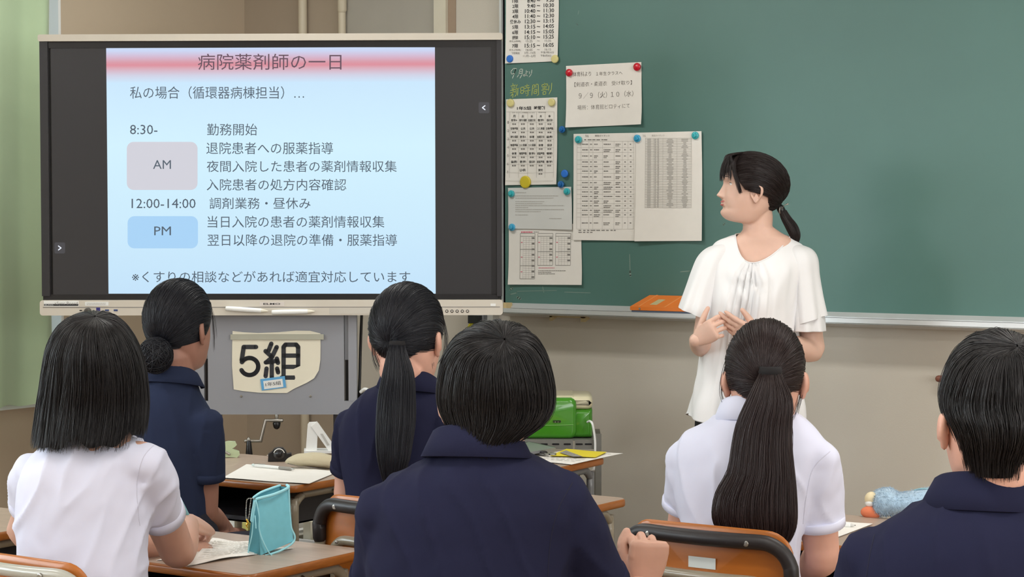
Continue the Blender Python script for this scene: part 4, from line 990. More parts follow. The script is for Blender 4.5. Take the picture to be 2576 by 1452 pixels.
# ---- S1: low bun, navy polo, front left
v1 = View(440, 5.43)
e, HM, c = student(v1, 'student with a low dark bun and navy polo shirt, seated before the display', m_skind, 452, 702, dg(37), dg(32),
    [(925, 398, 478, .062, -.01), (945, 384, 487, .070, -.01), (972, 360, 498, .085, 0), (1000, 338, 515, .098, 0), (1035, 322, 535, .105, 0), (1080, 318, 545, .108, 0), (1200, 326, 535, .108, 0), (1340, 330, 530, .11, .0), (1480, 325, 535, .12, .0)],
    [(518, 1064, -.07), (520, 1290, -.02), (575, 1340, .20), .62], [(345, 1060, .10), (350, 1290, .16), (470, 1330, .36), .62], m_navyb, hs=1.05, pitch=dg(2),
    collar_spec=dict(c=(437, 950, -.005), r=(.054, .058), k=dict(h=.036, drop=.046, flare=.016)), seed=1, arm_r=.84, sleeve_r=(.053, .050), foldamp=.008,
    hands=[(1, dict(fwd=(.2, .9, -.1), up=(0, 0, 1), pose=dict(curl=(20, 25, 30, 35))))])
tie = (180, -38)
H1 = [(0, 40), (25, 34), (45, 22), (62, 4), (76, -26), (84, -30), (92, -8), (104, -10), (118, -40), (138, -58), (160, -66), (180, -68)]
sh = shell_from_paths(put(cap_paths(90, 22, tie, regular=True, lift=.03, tab=H1), HM)); st = put(cap_paths(2500, 16, tie, jit=.0012, lift=.035, tab=H1), HM)
bc = np.array(HM @ Vector((.004, -.112, -.066))); bun = ellipsoid(bc, (.042, .036, .044), 24, 14)
bp = []
for i in range(560):
    ax = Vector(RNG.normal(size=3)).normalized(); u = ax.orthogonal().normalized(); w_ = ax.cross(u); r = RNG.uniform(.92, 1.12); a0 = RNG.uniform(0, 6.28); off = RNG.uniform(-.6, .6)
    t = np.linspace(a0, a0+RNG.uniform(1.2, 3.6), 16); bp.append([bc + np.array([.043, .037, .045])*r*np.array(ax*off + (u*math.cos(q)+w_*math.sin(q))*math.sqrt(1-off*off)) for q in t])
hair_obj('bun_hair', [sh, bun], [(st, .0006), (np.array(bp), .0011), (wisps(v1, [[(530, 760, 0), (537, 820, .02), (538, 880, .03)], [(520, 745, 0), (536, 800, .02), (540, 850, .03)], [(372, 900, -.06), (368, 925, -.06), (378, 945, -.05)], [(440, 880, -.07), (455, 905, -.06), (480, 925, -.03)]], 5), .0004)], m_hairb, e)
# ---- S2: bob, white shirt, lower left
v2 = View(235, 4.04)
e, HM, c = student(v2, 'student with a black shoulder-length bob and white short-sleeved shirt, writing', m_skint, 236, 800, dg(28), dg(22),
    [(1060, 212, 306, .062, 0), (1076, 190, 320, .070, 0), (1100, 150, 348, .082, 0), (1120, 105, 368, .097, 0), (1150, 72, 384, .108, 0), (1190, 48, 392, .115, 0), (1260, 36, 384, .120, .0), (1340, 34, 374, .122, 0), (1420, 36, 374, .125, .0), (1600, 30, 385, .14, .0)],
    [(350, 1160, -.05), (446, 1386, .17), (474, 1318, .42), .60], [(100, 1188, .08), (68, 1340, .20), (440, 1385, .42), .58], m_shirt, hs=1.05, pitch=dg(-4), hdy=.012, seams=[[(398, 1112), (362, 1150), (345, 1215), (348, 1290), (352, 1322)]], seed=4, sleeve_r=(.058, .048), foldamp=.014, folddir=-4.0,
    hands=[(1, dict(fwd=(.35, .75, -.15), up=(.45, -.2, .85), s=.98, pose=dict(curls=[(50, 60, 30), (60, 70, 40), (65, 75, 40), (65, 75, 40)], spread=2, thumb=(18, -10, 25)))), (-1, dict(fwd=(.9, .35, -.05), up=(0, -.3, 1), pose=dict(curl=(12, 14, 16, 20), spread=2)))])
P_ = lambda px, py, dy: v2.p(px, py, dy)
rows = []
for (py, l, r, ry, dy) in [(792, 236, 242, .004, .0), (797, 188, 284, .055, .0), (812, 158, 308, .085, .0), (838, 136, 330, .106, .0), (875, 120, 348, .118, .0), (920, 112, 360, .120, .0), (970, 106, 366, .116, .0), (1020, 99, 367, .108, -.002), (1070, 93, 362, .104, -.01), (1124, 86, 352, .100, -.028)]:
    a, b = P_(l, py, dy), P_(r, py, dy); rows.append(((a[0]+b[0])/2, dy, (a[2]+b[2])/2, (b[0]-a[0])/2, ry))
botf = lambda ph: 1.0 - .055*max(0, math.cos(ph))**1.5 + .022*math.sin(ph*5+1.2) + .014*math.sin(ph*11)
sh = shell_from_paths(drape_paths(rows, 120, 26, alpha=dg(28), frontlen=.40, reg=True, tilt=dg(14), bot=lambda ph: botf(ph)*.965))
st = drape_paths(rows, 3600, 22, alpha=dg(28), frontlen=.42, tilt=dg(14), rag=.07, clump=.05, bot=botf)
hair_obj('bob_hair', [sh], [(st, .0006)], m_hair, e)
# ---- S3: long low ponytail, navy polo, centre
v3 = View(1003, 4.87)
e, HM, c = student(v3, 'student with a long straight black ponytail and navy polo shirt, seated at the centre', m_skinr, 1026, 710, dg(24), dg(20),
    [(938, 985, 1072, .060, 0), (955, 962, 1085, .068, 0), (980, 925, 1105, .082, 0), (1005, 893, 1128, .096, 0), (1040, 868, 1148, .106, 0), (1085, 856, 1158, .112, 0), (1160, 858, 1156, .114, 0), (1250, 868, 1150, .116, .0), (1400, 866, 1150, .12, .0), (1480, 860, 1155, .13, 0)],
    [(1130, 1070, -.05), (1158, 1270, .08), (1130, 1330, .30), .6], [(892, 1072, .06), (878, 1250, .14), (960, 1320, .36), .62], m_navy, hs=1.07, pitch=dg(-2),
    collar_spec=dict(c=(1030, 968, .0), r=(.056, .058), k=dict(h=.036, drop=.048, flare=.016)), seed=3, sleeve_r=(.056, .052), foldamp=.009)
tie = (186, -22)
sh = shell_from_paths(put(cap_paths(90, 22, tie, regular=True, lift=.02), HM)); st = put(cap_paths(2500, 16, tie, jit=.001, lift=.022), HM)
TR = [(868, 1000, 18, .016, .0), (890, 999, 24, .020, -.02), (940, 1002, 38, .026, -.03), (1000, 998, 46, .028, -.03), (1060, 996, 48, .028, -.035), (1110, 992, 45, .026, -.04), (1160, 990, 38, .022, -.045), (1212, 986, 22, .012, -.045)]
def tail_rows(v, TR, y0):
    out = []
    for (py, px, hw, ry, dd) in TR:
        q = v.p(px, py, y0+dd); w_ = v.p(px+hw, py, y0+dd); out.append((q[0], q[1], q[2], w_[0]-q[0], ry))
    return out
tr = tail_rows(v3, TR, -.105)
band = np.array(tr[0][:3])
hair_obj('ponytail_hair', [sh, shell_from_paths(tail_paths(tr, 40, 22, reg=True))], [(st, .0006), (tail_paths(tr, 1100, 22), .00065), (wisps(v3, [[(940, 850, -.02), (943, 890, -.03), (955, 925, -.04)], [(936, 850, 0), (938, 900, -.02), (950, 930, -.03)], [(1112, 790, .03), (1122, 840, .03), (1120, 890, .03), (1108, 915, .02)], [(1116, 800, .04), (1125, 850, .04), (1122, 905, .03)], [(1050, 880, -.06), (1060, 905, -.055), (1045, 915, -.055)], [(1065, 880, -.05), (1085, 900, -.045), (1088, 925, -.04)]], 8), .0004)], m_hairb, e)
add('hair_tie', tube([band+np.array([0, 0, .010]), band, band-np.array([0, .003, .012])], [.0185, .0200, .0185], 20, cap=False), m_tie, e)
# ---- S4: rounded short hair, navy polo, front
v4 = View(1240, 3.6)
e, HM, c = student(v4, 'student with rounded short black hair and navy polo shirt, large in the middle', m_skint, 1232, 836, dg(8), dg(10),
    [(1086, 1128, 1280, .064, 0), (1108, 1112, 1292, .072, 0), (1140, 1082, 1322, .084, 0), (1165, 1045, 1372, .096, 0), (1190, 1000, 1412, .110, 0), (1225, 962, 1440, .120, 0), (1280, 938, 1452, .128, 0), (1360, 926, 1440, .13, 0), (1470, 920, 1430, .135, .0), (1700, 930, 1440, .15, 0)],
    [(1402, 1262, .0), (1530, 1530, .10), (1622, 1478, .22), .80], [(985, 1290, .0), (955, 1520, .12), (1050, 1560, .3), .75], m_navy, hs=1.0, pitch=dg(-4),
    collar_spec=dict(c=(1200, 1124, .0), r=(.068, .066), k=dict(h=.040, drop=.050, flare=.020, tilt=.05)), neck=.88, seams=[[(1440, 1215), (1405, 1280), (1385, 1360), (1378, 1450)]], seed=7, sleeve_r=(.070, .062), foldamp=.011, folddir=2.5, arm_r=1.02,
    hands=[(1, dict(fwd=(.10, -.15, 1), up=(.15, -1, -.1), s=1.0, pose=dict(curls=[(78, 85, 40), (80, 88, 40), (80, 88, 40), (78, 85, 40)], spread=1, thumb=(30, 10, 40))))])
rows = []
for (py, l, r, ry, dy) in [(824, 1266, 1272, .004, -.01), (826, 1215, 1300, .045, -.005), (838, 1172, 1330, .070, .0), (862, 1140, 1352, .088, .005), (900, 1119, 1372, .101, .005), (945, 1109, 1384, .108, .005), (990, 1105, 1389, .107, .005), (1030, 1110, 1384, .101, .005), (1062, 1124, 1362, .092, .0), (1092, 1140, 1318, .082, -.006), (1122, 1152, 1280, .072, -.010), (1145, 1160, 1268, .066, -.012)]:
    a, b = v4.p(l, py, dy), v4.p(r, py, dy); rows.append(((a[0]+b[0])/2, dy, (a[2]+b[2])/2, (b[0]-a[0])/2, ry))
sh = shell_from_paths(drape_paths(rows, 120, 26, alpha=dg(8), frontlen=.42, reg=True, tilt=dg(30)))
st = drape_paths(rows, 4200, 20, alpha=dg(8), frontlen=.45, tilt=dg(30), rag=.16, clump=.018, jit=.003)
hair_obj('short_hair', [sh], [(st, .0006)], m_hair, e)
# ---- S5: very long ponytail, white polo
v5 = View(1905, 4.30)
e, HM, c = student(v5, 'student with a very long dark brown ponytail and white polo shirt, right of centre', m_skinr, 1925, 800, dg(2), dg(12),
    [(1010, 1850, 1955, .058, 0), (1028, 1830, 1975, .066, 0), (1052, 1790, 2010, .080, 0), (1076, 1748, 2042, .094, 0), (1102, 1722, 2066, .104, 0), (1140, 1708, 2080, .112, 0), (1200, 1704, 2070, .116, 0), (1280, 1708, 2040, .116, 0), (1360, 1712, 2022, .118, .0), (1452, 1712, 2012, .12, 0), (1600, 1705, 2020, .14, .0)],
    [(2046, 1160, -.02), (2068, 1400, .04), (2030, 1440, .22), .66], [(1744, 1160, .03), (1722, 1330, .10), (1840, 1400, .30), .66], m_shirt, hs=1.03, pitch=dg(-3),
    collar_spec=dict(c=(1898, 1042, .0), r=(.060, .058), k=dict(h=.038, drop=.046, flare=.014, tilt=.05)), seams=[[(2088, 1136), (2045, 1180), (2028, 1250), (2020, 1318)]], seed=9, sleeve_r=(.058, .056), foldamp=.013, folddir=3.0,
    hands=[(1, dict(fwd=(-.35, .8, -.25), up=(.4, -.2, .8), pose=dict(curl=(30, 32, 35, 38))))])
tie = (180, -20)
sh = shell_from_paths(put(cap_paths(90, 22, tie, regular=True, lift=.015), HM)); st = put(cap_paths(2500, 16, tie, jit=.001, lift=.016), HM)
TR = [(937, 1938, 24, .018, .0), (960, 1938, 34, .022, -.012), (1010, 1936, 56, .028, -.02), (1070, 1922, 68, .032, -.02), (1130, 1916, 74, .034, -.025), (1190, 1914, 82, .034, -.03), (1240, 1902, 98, .034, -.035), (1290, 1898, 104, .032, -.04), (1330, 1902, 97, .028, -.04), (1366, 1912, 70, .018, -.04)]
tr = tail_rows(v5, TR, -.108); band = np.array(tr[0][:3])
hair_obj('ponytail_hair', [sh, shell_from_paths(tail_paths(tr, 48, 24, reg=True))], [(st, .0006), (tail_paths(tr, 2200, 24), .0007), (wisps(v5, [[(1838, 880, .0), (1822, 930, -.02), (1816, 985, -.02), (1830, 1030, -.03)], [(1840, 900, .02), (1828, 950, .0), (1832, 1010, -.02)], [(2010, 920, .0), (2014, 980, -.02), (1998, 1040, -.04)], [(2008, 930, .0), (2012, 1000, -.02), (1990, 1055, -.04)], [(1880, 1040, -.1), (1860, 1080, -.11), (1845, 1150, -.12)], [(1985, 1030, -.1), (1992, 1090, -.11), (1990, 1140, -.12)]], 7), .0004)], m_hairbr, e)
add('hair_tie', tube([band+np.array([0, 0, .012]), band, band-np.array([0, .003, .012])], [.023, .025, .023], 20, cap=False), m_tie, e)
# ---- S6: short clipped hair, navy polo, right edge
v6 = View(2482, 3.12)
e, HM, c = student(v6, 'student with short clipped black hair and navy polo shirt at the right edge', m_skinr, 2496, 858, dg(-16), dg(6),
    [(1215, 2408, 2575, .060, 0), (1235, 2380, 2600, .070, 0), (1262, 2320, 2660, .088, 0), (1290, 2262, 2715, .104, 0), (1322, 2212, 2765, .118, 0), (1365, 2172, 2805, .128, 0), (1420, 2148, 2830, .133, 0), (1500, 2140, 2835, .135, 0), (1800, 2150, 2830, .15, 0)],
    [(2775, 1400, .0), (2800, 1750, .1), (2700, 1800, .3), .6], [(2200, 1410, .0), (2165, 1760, .12), (2300, 1800, .35), .65], m_navy, hs=1.0, pitch=dg(-2),
    collar_spec=dict(c=(2478, 1250, .0), r=(.066, .064), k=dict(h=.040, drop=.052, flare=.022, tilt=.05)), seams=[[(2200, 1345), (2188, 1400), (2180, 1450)]], seed=11, sleeve_r=(.066, .058), foldamp=.009, arm_r=1.05)
rows = []
for (py, l, r, ry, dy) in [(849, 2556, 2562, 0.005, -.02), (851, 2470, 2576, 0.052, -.01), (868, 2430, 2598, 0.078, .0), (900, 2398, 2612, 0.101, .003), (945, 2378, 2622, 0.115, .003), (990, 2369, 2626, 0.118, .003), (1030, 2374, 2632, 0.124, -.002), (1065, 2390, 2626, 0.120, -.006), (1100, 2406, 2612, 0.110, -.010), (1140, 2420, 2588, 0.094, -.012), (1192, 2432, 2576, 0.085, -.012)]:
    a, b = v6.p(l, py, dy), v6.p(r, py, dy); rows.append(((a[0]+b[0])/2, dy, (a[2]+b[2])/2, (b[0]-a[0])/2, ry))
def b6(ph):
    q = math.cos(ph)
    if q > .2: return 1.0
    return .74 + .26*min(1, max(0, (1.0-abs(q))*14)) if math.sin(ph) < .3 else .68
sh = shell_from_paths(drape_paths(rows, 120, 26, alpha=dg(-16), frontlen=.45, reg=True, tilt=dg(20), bot=lambda ph: b6(ph)*.985))
st = drape_paths(rows, 4200, 18, alpha=dg(-16), frontlen=.45, tilt=dg(20), rag=.10, clump=.012, jit=.003, bot=b6)
hair_obj('short_hair', [sh], [(st, .0006)], m_hair, e)
# ------------------------------------------------------------------ the woman standing at the chalkboard
vt = View(1893, 6.25)
te = empty('person', vt.O, vt.ang, 'standing woman in a loose white blouse, low ponytail, hands raised, looking at the display', 'person')
tp_ = vt.p(1886, 384, .0); hs = 1.03; ZS = .90; tc_ = np.array([tp_[0], tp_[1], tp_[2]-.1225*hs*ZS]); TM = hmat(tc_, dg(-101), dg(6), dg(0), hs, ZS)
nb = np.array(TM @ Vector((0, -.030, -.075)))
NECK = [vt.p(1908, 545, .01), vt.p(1906, 575, .012), vt.p(1912, 605, .015), vt.p(1914, 640, .01)]
hp = [xf(head_mesh(), TM), tube([nb+np.array([0, 0, .02]), NECK[0], NECK[1], NECK[2], NECK[3]], [.044, .0450, .0470, .053, .055], 28, 4)]
chest = [(572, 1872, 1946, .044, .012), (586, 1862, 1966, .052, .016), (600, 1846, 1990, .058, .016), (622, 1826, 2000, .058, .014), (650, 1806, 2010, .063, .010), (690, 1794, 2012, .072, .004)]
hp.append(rows_loft(vt, chest, 48, 4))
upper = remesh(join(*hp), .0030, 2, .45)
rest = [rows_loft(vt, chest[4:] + [(760, 1788, 2002, .088, -.0), (850, 1792, 1990, .095, 0), (930, 1796, 1988, .095, 0), (1010, 1788, 1978, .095, 0), (1080, 1792, 1962, .098, .01)], 40, 3)]
RA = [vt.p(1806, 664, .0), vt.p(1768, 868, -.01), vt.p(1752, 856, -.17)]; LA = [vt.p(2022, 664, .02), vt.p(2045, 882, .03), vt.p(1914, 856, -.17)]
for A_ in (RA, LA):
    rest.append(tube([A_[0], lerp(A_[0], A_[1], .4), lerp(A_[0], A_[1], .85), A_[1], lerp(A_[1], A_[2], .3), lerp(A_[1], A_[2], .75), A_[2]], [.047, .042, .037, .037, .037, .028, .0235], 20, 3))
zf = lambda x, z, y: np.array([x, y, z]); cxt = vt.p(1872, 1080, 0)[0]
for sg in (-1, 1):
    rest.append(tube([zf(cxt+sg*.065, .82, .01), zf(cxt+sg*.08, .62, 0), zf(cxt+sg*.085, .46, 0), zf(cxt+sg*.085, .28, .01), zf(cxt+sg*.085, .09, .01)], [.080, .068, .055, .052, .034], 18, 3))
    rest.append(tube([zf(cxt+sg*.085, .045, .03), zf(cxt+sg*.09, .04, -.07), zf(cxt+sg*.095, .03, -.15)], [.034, .034, .026], 14, 2))
lower = remesh(join(*rest), .007, 2)
h1 = remesh(xf(hand_parts(side=-1, s=.86, curls=[(34, 34, 20), (44, 42, 24), (50, 48, 28), (56, 52, 30)], spread=3, thumb=(48, 4, 6)), frame_m(RA[2], (.64, -.46, .44), (-.35, -.85, .0))), .0023, 2, .4)
h2 = remesh(xf(hand_parts(side=1, s=.93, curls=[(4, 6, 6), (7, 8, 8), (10, 12, 10), (14, 16, 12)], spread=1, thumb=(20, 0, 4)), frame_m(LA[2], (-.86, -.20, .44), (-.15, -.75, -.6))), .0023, 2, .4)
add('body', join(upper, xf(ear_mesh(1, .004, 1.08), TM), xf(ear_mesh(-1, .004, 1.08), TM), lower, h1, h2), m_skin2 if False else mat('warm_skin', (226, 187, 168), .48, sss=.12, var=.03, vscale=25), te)
def hput(vf): return xf(vf, TM)
# eyes, brows, lips
m_eye = mat('eye_white', (232, 228, 224), .2); m_iris = mat('dark_iris', (26, 18, 16), .15, coat=.5); m_lash = mat('lash_brown', (40, 26, 24), .6); m_lip = mat('rose_lip', (196, 112, 108), .4); m_teeth = mat('teeth', (236, 230, 220), .3)
for sx in (-1, 1):
    ey = add('eye', hput(ellipsoid((sx*.0305, .0535, .0095), (.0142, .0146, .0125), 24, 16)), m_eye, te)
    add('iris', hput(disc((sx*.0290, .0657, .010), (sx*.05, 1, 0), .0062, .0014, 20)), m_iris, ey)
    def lid(h, w, y0, zz): 
        return [(sx*(.0300+u*w), y0 - .0065*u*u*(1+.6*(u > 0)) , .0095 + zz*(1-u*u) - .0010*u) for u in np.linspace(-1, 1, 11)]
    add('eyelid', hput(tube(lid(1, .0140, .0664, .0062), [.0010, .0022, .0028, .003, .0031, .0031, .0031, .003, .0028, .0022, .0010], 8)), MATS['warm_skin'], te)
    add('eyelash', hput(tube(lid(1, .0145, .0676, .0040), [.0008]+[.0018]*9+[.0014], 6)), m_lash, te)
    add('eyelid', hput(tube(lid(1, .0135, .0650, -.0062), [.0008, .0018, .0022, .0024, .0024, .0024, .0024, .0024, .0022, .0018, .0008], 8)), MATS['warm_skin'], te)
    add('eyebrow', hput(tube([(sx*.014, .0862, .0275), (sx*.026, .0850, .0305), (sx*.038, .0785, .0315), (sx*.047, .0690, .0280)], [.0012, .0021, .0018, .0006], 8, 4, flat=.6)), m_lash, te)
def patch(zr, xw, n=14, off=.0007):
    R = []
    for i, z in enumerate(np.linspace(zr[0], zr[1], 9)):
        t = i/8; w = xw*math.sin(PI*(.12+.76*t))**.5; row = []
        for x in np.linspace(-w, w, n):
            # invert th for x
            lo, hi = -PI/2, PI/2
            for _ in range(24):
                md = (lo+hi)/2
                if head_point(z, md)[0] < x: lo = md
                else: hi = md
            q = head_point(z - .0016*abs(x/xw)**2*(-1), lo); row.append((q[0], q[1]+off, q[2]))
        R.append(row)
    return loft(np.array(R), closed=False)
add('upper_lip', hput(patch((-.0568, -.0490), .0225)), m_lip, te); add('lower_lip', hput(patch((-.0680, -.0605), .0195)), m_lip, te)
add('teeth', hput(patch((-.0604, -.0566), .0165, off=.0010)), m_teeth, te)
# hair: swept cap, bangs, side lock, low ponytail
tie = (180, -38)
A2 = np.array([.0835, .1110, .1010])
HT = [(0, 44), (25, 36), (45, 18), (60, 0), (72, -16), (80, -16), (88, -2), (100, 2), (112, -22), (126, -50), (150, -64), (180, -68)]
sh = shell_from_paths(put(cap_paths(90, 24, tie, regular=True, lift=.035, A=A2, tab=HT), TM)); st = put(cap_paths(3000, 18, tie, jit=.0008, lift=.038, A=A2, tab=HT), TM)
bg_ = []
for i in range(330):
    x = RNG.uniform(-.058, .05); sk = 1-abs(x)/.09; gap = math.sin(x*160)*.004
    e_z = .026 + RNG.uniform(-.012, .016) + (.012 if -.040 < x < -.026 else 0); P = [(x*.75, .040, .118), (x*.92, .076, .103), (x*1.05, .090*sk**.25, .078), (x*1.12+gap, .0935*sk**.22, .053), (x*1.14+gap*1.5, .0925*sk**.25, e_z)]
    P = catmull(np.array(P)+RNG.normal(size=3)*.0012, 4)[:17]; bg_.append(P)
for i in range(120):
    r_ = RNG.normal(size=3)*.0016; P = [(-.040, .050, .108), (-.062, .066, .085), (-.074, .066, .050), (-.077, .055, .018), (-.075, .045, -.010), (-.074, .040, -.022)]
    P = catmull(np.array(P) + r_*np.linspace(1, 1.6, 6)[:, None], 4); s_ = np.linspace(0, len(P)-1-RNG.uniform(0, 4), 17); bg_.append(np.stack([np.interp(s_, np.arange(len(P)), P[:, c]) for c in range(3)], 1))
for i in range(160):
    r_ = RNG.normal(size=3)*.002; P = [(.040, .050, .108), (.062, .066, .085), (.074, .066, .050), (.077, .055, .018), (.075, .045, -.010)]
    P = catmull(np.array(P) + r_, 4); s_ = np.linspace(0, len(P)-1, 17); bg_.append(np.stack([np.interp(s_, np.arange(len(P)), P[:, c]) for c in range(3)], 1))
bg_ = put(np.array(bg_), TM)
TR = [(531, 1969, 9, .011, .0), (548, 1977, 12, .015, .0), (568, 1990, 15, .019, .0), (588, 1999, 14, .018, .0), (602, 2002, 9, .012, .0), (612, 2003, 4, .005, .0)]
tr = tail_rows(vt, TR, .02)
hair_obj('ponytail_hair', [sh, shell_from_paths(tail_paths(tr, 30, 16, reg=True))], [(st, .0006), (bg_, .0006), (tail_paths(tr, 600, 16), .0006)], m_hairt, te)
b0 = np.array(tr[0][:3])
ht = add('hair_tie', tube([b0+np.array([-.008, 0, .010]), b0+np.array([-.003, 0, .001])], [.0125, .0125], 18), m_black, te)
add('silver_ring', tube([b0 + np.array([-.006+.004*math.cos(a), .013*math.cos(a), .004+.013*math.sin(a)]) for a in np.linspace(0, 2*PI, 19)[:-1]] + [b0+np.array([-.002, .013, .004])], .0022, 8), m_steel, ht)
add('silver_pin', tube([b0+np.array([-.004, -.012, .006]), b0+np.array([.004, -.014, .018]), b0+np.array([.016, -.012, .022])], [.0012, .0012, .0028], 8), m_steel, ht)
# blouse
m_bl = mat('white_chiffon', (240, 241, 243), .7, sheen=.1, bump=.15, bscale=900, bdist=.0005)
N_ = 144; AZ = np.arange(N_)*2*PI/N_
def ringf(fn): return np.array([vt.p(*fn(math.cos(a), math.sin(a))) for a in AZ])
fr = lambda s_: max(0.0, -s_)
K_ = [ringf(lambda c, s_: (1918+68*c-26*fr(s_)**2, 594+3*c+68*fr(s_)**1.7-6*max(0, s_), .012+(.062 if s_ > 0 else .083)*s_)),
      ringf(lambda c, s_: (1914+84*c-20*fr(s_)**2, 600+4*c+72*fr(s_)**1.7-4*max(0, s_), .010+.090*s_)),
      ringf(lambda c, s_: (1908+112*c-14*fr(s_)**2, 616+3*c+78*fr(s_)**1.5, .005+.104*s_)),
      ringf(lambda c, s_: (1902+126*c-6*fr(s_)**2, 650+70*fr(s_)**1.4, .0+.112*s_)),
      ringf(lambda c, s_: (1894+124*c, 720+34*fr(s_), -.004+.124*s_)),
      ringf(lambda c, s_: (1888+120*c, 800+8*fr(s_), -.002+.124*s_)),
      ringf(lambda c, s_: (1884+121*c, 880, .0+.124*s_)),
      ringf(lambda c, s_: (1880+130*c, 960, .0+.134*s_)),
      ringf(lambda c, s_: (1877+143*c, 1024+4*c, .0+.142*s_)),
      ringf(lambda c, s_: (1875+146*c, 1066 - 26*max(0, -c)**4 + 18*max(0, c)**2 + 8*fr(s_), .0+.146*s_))]
K_ = np.array(K_); BL = np.stack([catmull(K_[:, j], 8) for j in range(N_)], 1)
for i in range(len(BL)):
    t = i/(len(BL)-1); cen = BL[i].mean(0)
    for j, a in enumerate(AZ):
        s_ = math.sin(a); c = math.cos(a); d = BL[i, j]-cen; d[2] = 0; l = np.linalg.norm(d)+1e-9
        front = fr(s_); w = front**2
        pl = 0.0
        for (u0, u1, am, wd) in ((-.16, -.42, .006, .035), (-.06, -.24, .007, .030), (.05, -.12, .0085, .028), (.13, -.02, .007, .030), (-.28, -.62, .004, .04), (.30, .30, .003, .05)):
            uc = u0 + (u1-u0)*min(1, t*1.25); pl += am*(math.exp(-((c-uc)/wd)**2) - .8*math.exp(-((c-uc-.05)/wd)**2))*min(1, .25+t*3)*(1 if t < .75 else 1)
        hemf = .010*math.sin(a*7+1)*max(0, (t-.55)/.45)**1.2 + .005*math.sin(a*13+2)*max(0, (t-.4)/.6)
        ft = .0022*noise.noise(Vector((c*4, t*7, s_*4)))*4*min(1, t*4)
        BL[i, j] += d/l*(2.7*pl*w + hemf + ft)
def thick(R, th=.0015):
    Ci = R.mean(axis=1, keepdims=True); D = R-Ci; D[..., 2] = 0; D /= np.linalg.norm(D, axis=2, keepdims=True)+1e-9
    full = np.concatenate([R, (R-D*th)[::-1]], 0); full = np.concatenate([full, full[:1]], 0); return loft(full, cap0=False, cap1=False)
bl = add('blouse', thick(BL), m_bl, te)
add('neck_binding', tube(np.concatenate([BL[0], BL[0][:1]])+np.array([0, 0, .0005]), .0022, 8, cap=False), m_bl, bl)
def sleeve(cs, n=64, seed=0, hemtilt=0.0):
    """cs: (px,py,dy,rx_px,ry) down the arm"""
    C = catmull(np.array([(*vt.p(a, b, c), (vt.p(a+r, b, c)[0]-vt.p(a, b, c)[0]), ry) for a, b, c, r, ry in cs]), 7); R = []
    for i, (x, y, z, rx, ry) in enumerate(C):
        t = i/(len(C)-1); row = []
        for a in np.arange(n)*2*PI/n:
            k = 1 + .10*max(0, t-.3)*math.sin(a*5+seed) + .05*t*math.sin(a*9+seed*2)
            row.append((x+rx*k*math.cos(a), y+ry*k*math.sin(a), z + hemtilt*t*math.cos(a)*rx + (.03*(1-t)**3)*math.cos(a)*(-1)*0))
        R.append(row)
    return np.array(R)
sR = sleeve([(1824, 612, .005, 12, .02), (1812, 626, .005, 34, .052), (1796, 652, .0, 42, .068), (1780, 690, -.01, 42, .072), (1764, 735, -.02, 41, .075), (1752, 775, -.03, 42, .078), (1748, 790, -.03, 42, .080)], seed=1, hemtilt=-.42)
sL = sleeve([(1998, 614, .01, 12, .02), (2008, 628, .012, 34, .052), (2016, 654, .015, 42, .070), (2022, 700, .015, 41, .075), (2027, 750, .012, 44, .080), (2031, 792, .01, 48, .085), (2032, 806, .01, 49, .087)], seed=3, hemtilt=.32)
sL2 = sleeve([(2020, 690, .015, 36, .068), (2026, 750, .012, 41, .074), (2031, 800, .01, 45, .080), (2033, 832, .01, 46, .082)], seed=5, hemtilt=.0)
def slit(R, a0, wd, t0):
    n = R.shape[0]; m = R.shape[1]
    return R
add('sleeve', thick(sR), m_bl, te); add('sleeve', thick(sL), m_bl, te); add('sleeve_underlayer', thick(sL2), m_bl, te)
# trousers and slippers
tr_ = [tube([zf(cxt, .95, .01), zf(cxt, .86, .01), zf(cxt, .80, .01)], [.120, .135, .130], 24, 2, flat=.8)]
for sg in (-1, 1): tr_.append(tube([zf(cxt+sg*.065, .84, .01), zf(cxt+sg*.085, .62, 0), zf(cxt+sg*.085, .40, 0), zf(cxt+sg*.085, .12, .01)], [.090, .080, .072, .068], 20, 3))
add('trousers', remesh(join(*tr_), .012, 3), mat('dark_trousers', (26, 27, 36), .8), te)
for sg in (-1, 1): add('slipper', remesh(tube([zf(cxt+sg*.088, .046, .05), zf(cxt+sg*.092, .046, -.06), zf(cxt+sg*.10, .038, -.17)], [.044, .046, .036], 18, 3), .008, 1), mat('navy_slipper', (40, 48, 70), .5) if sg < 0 else MATS['navy_slipper'], te)
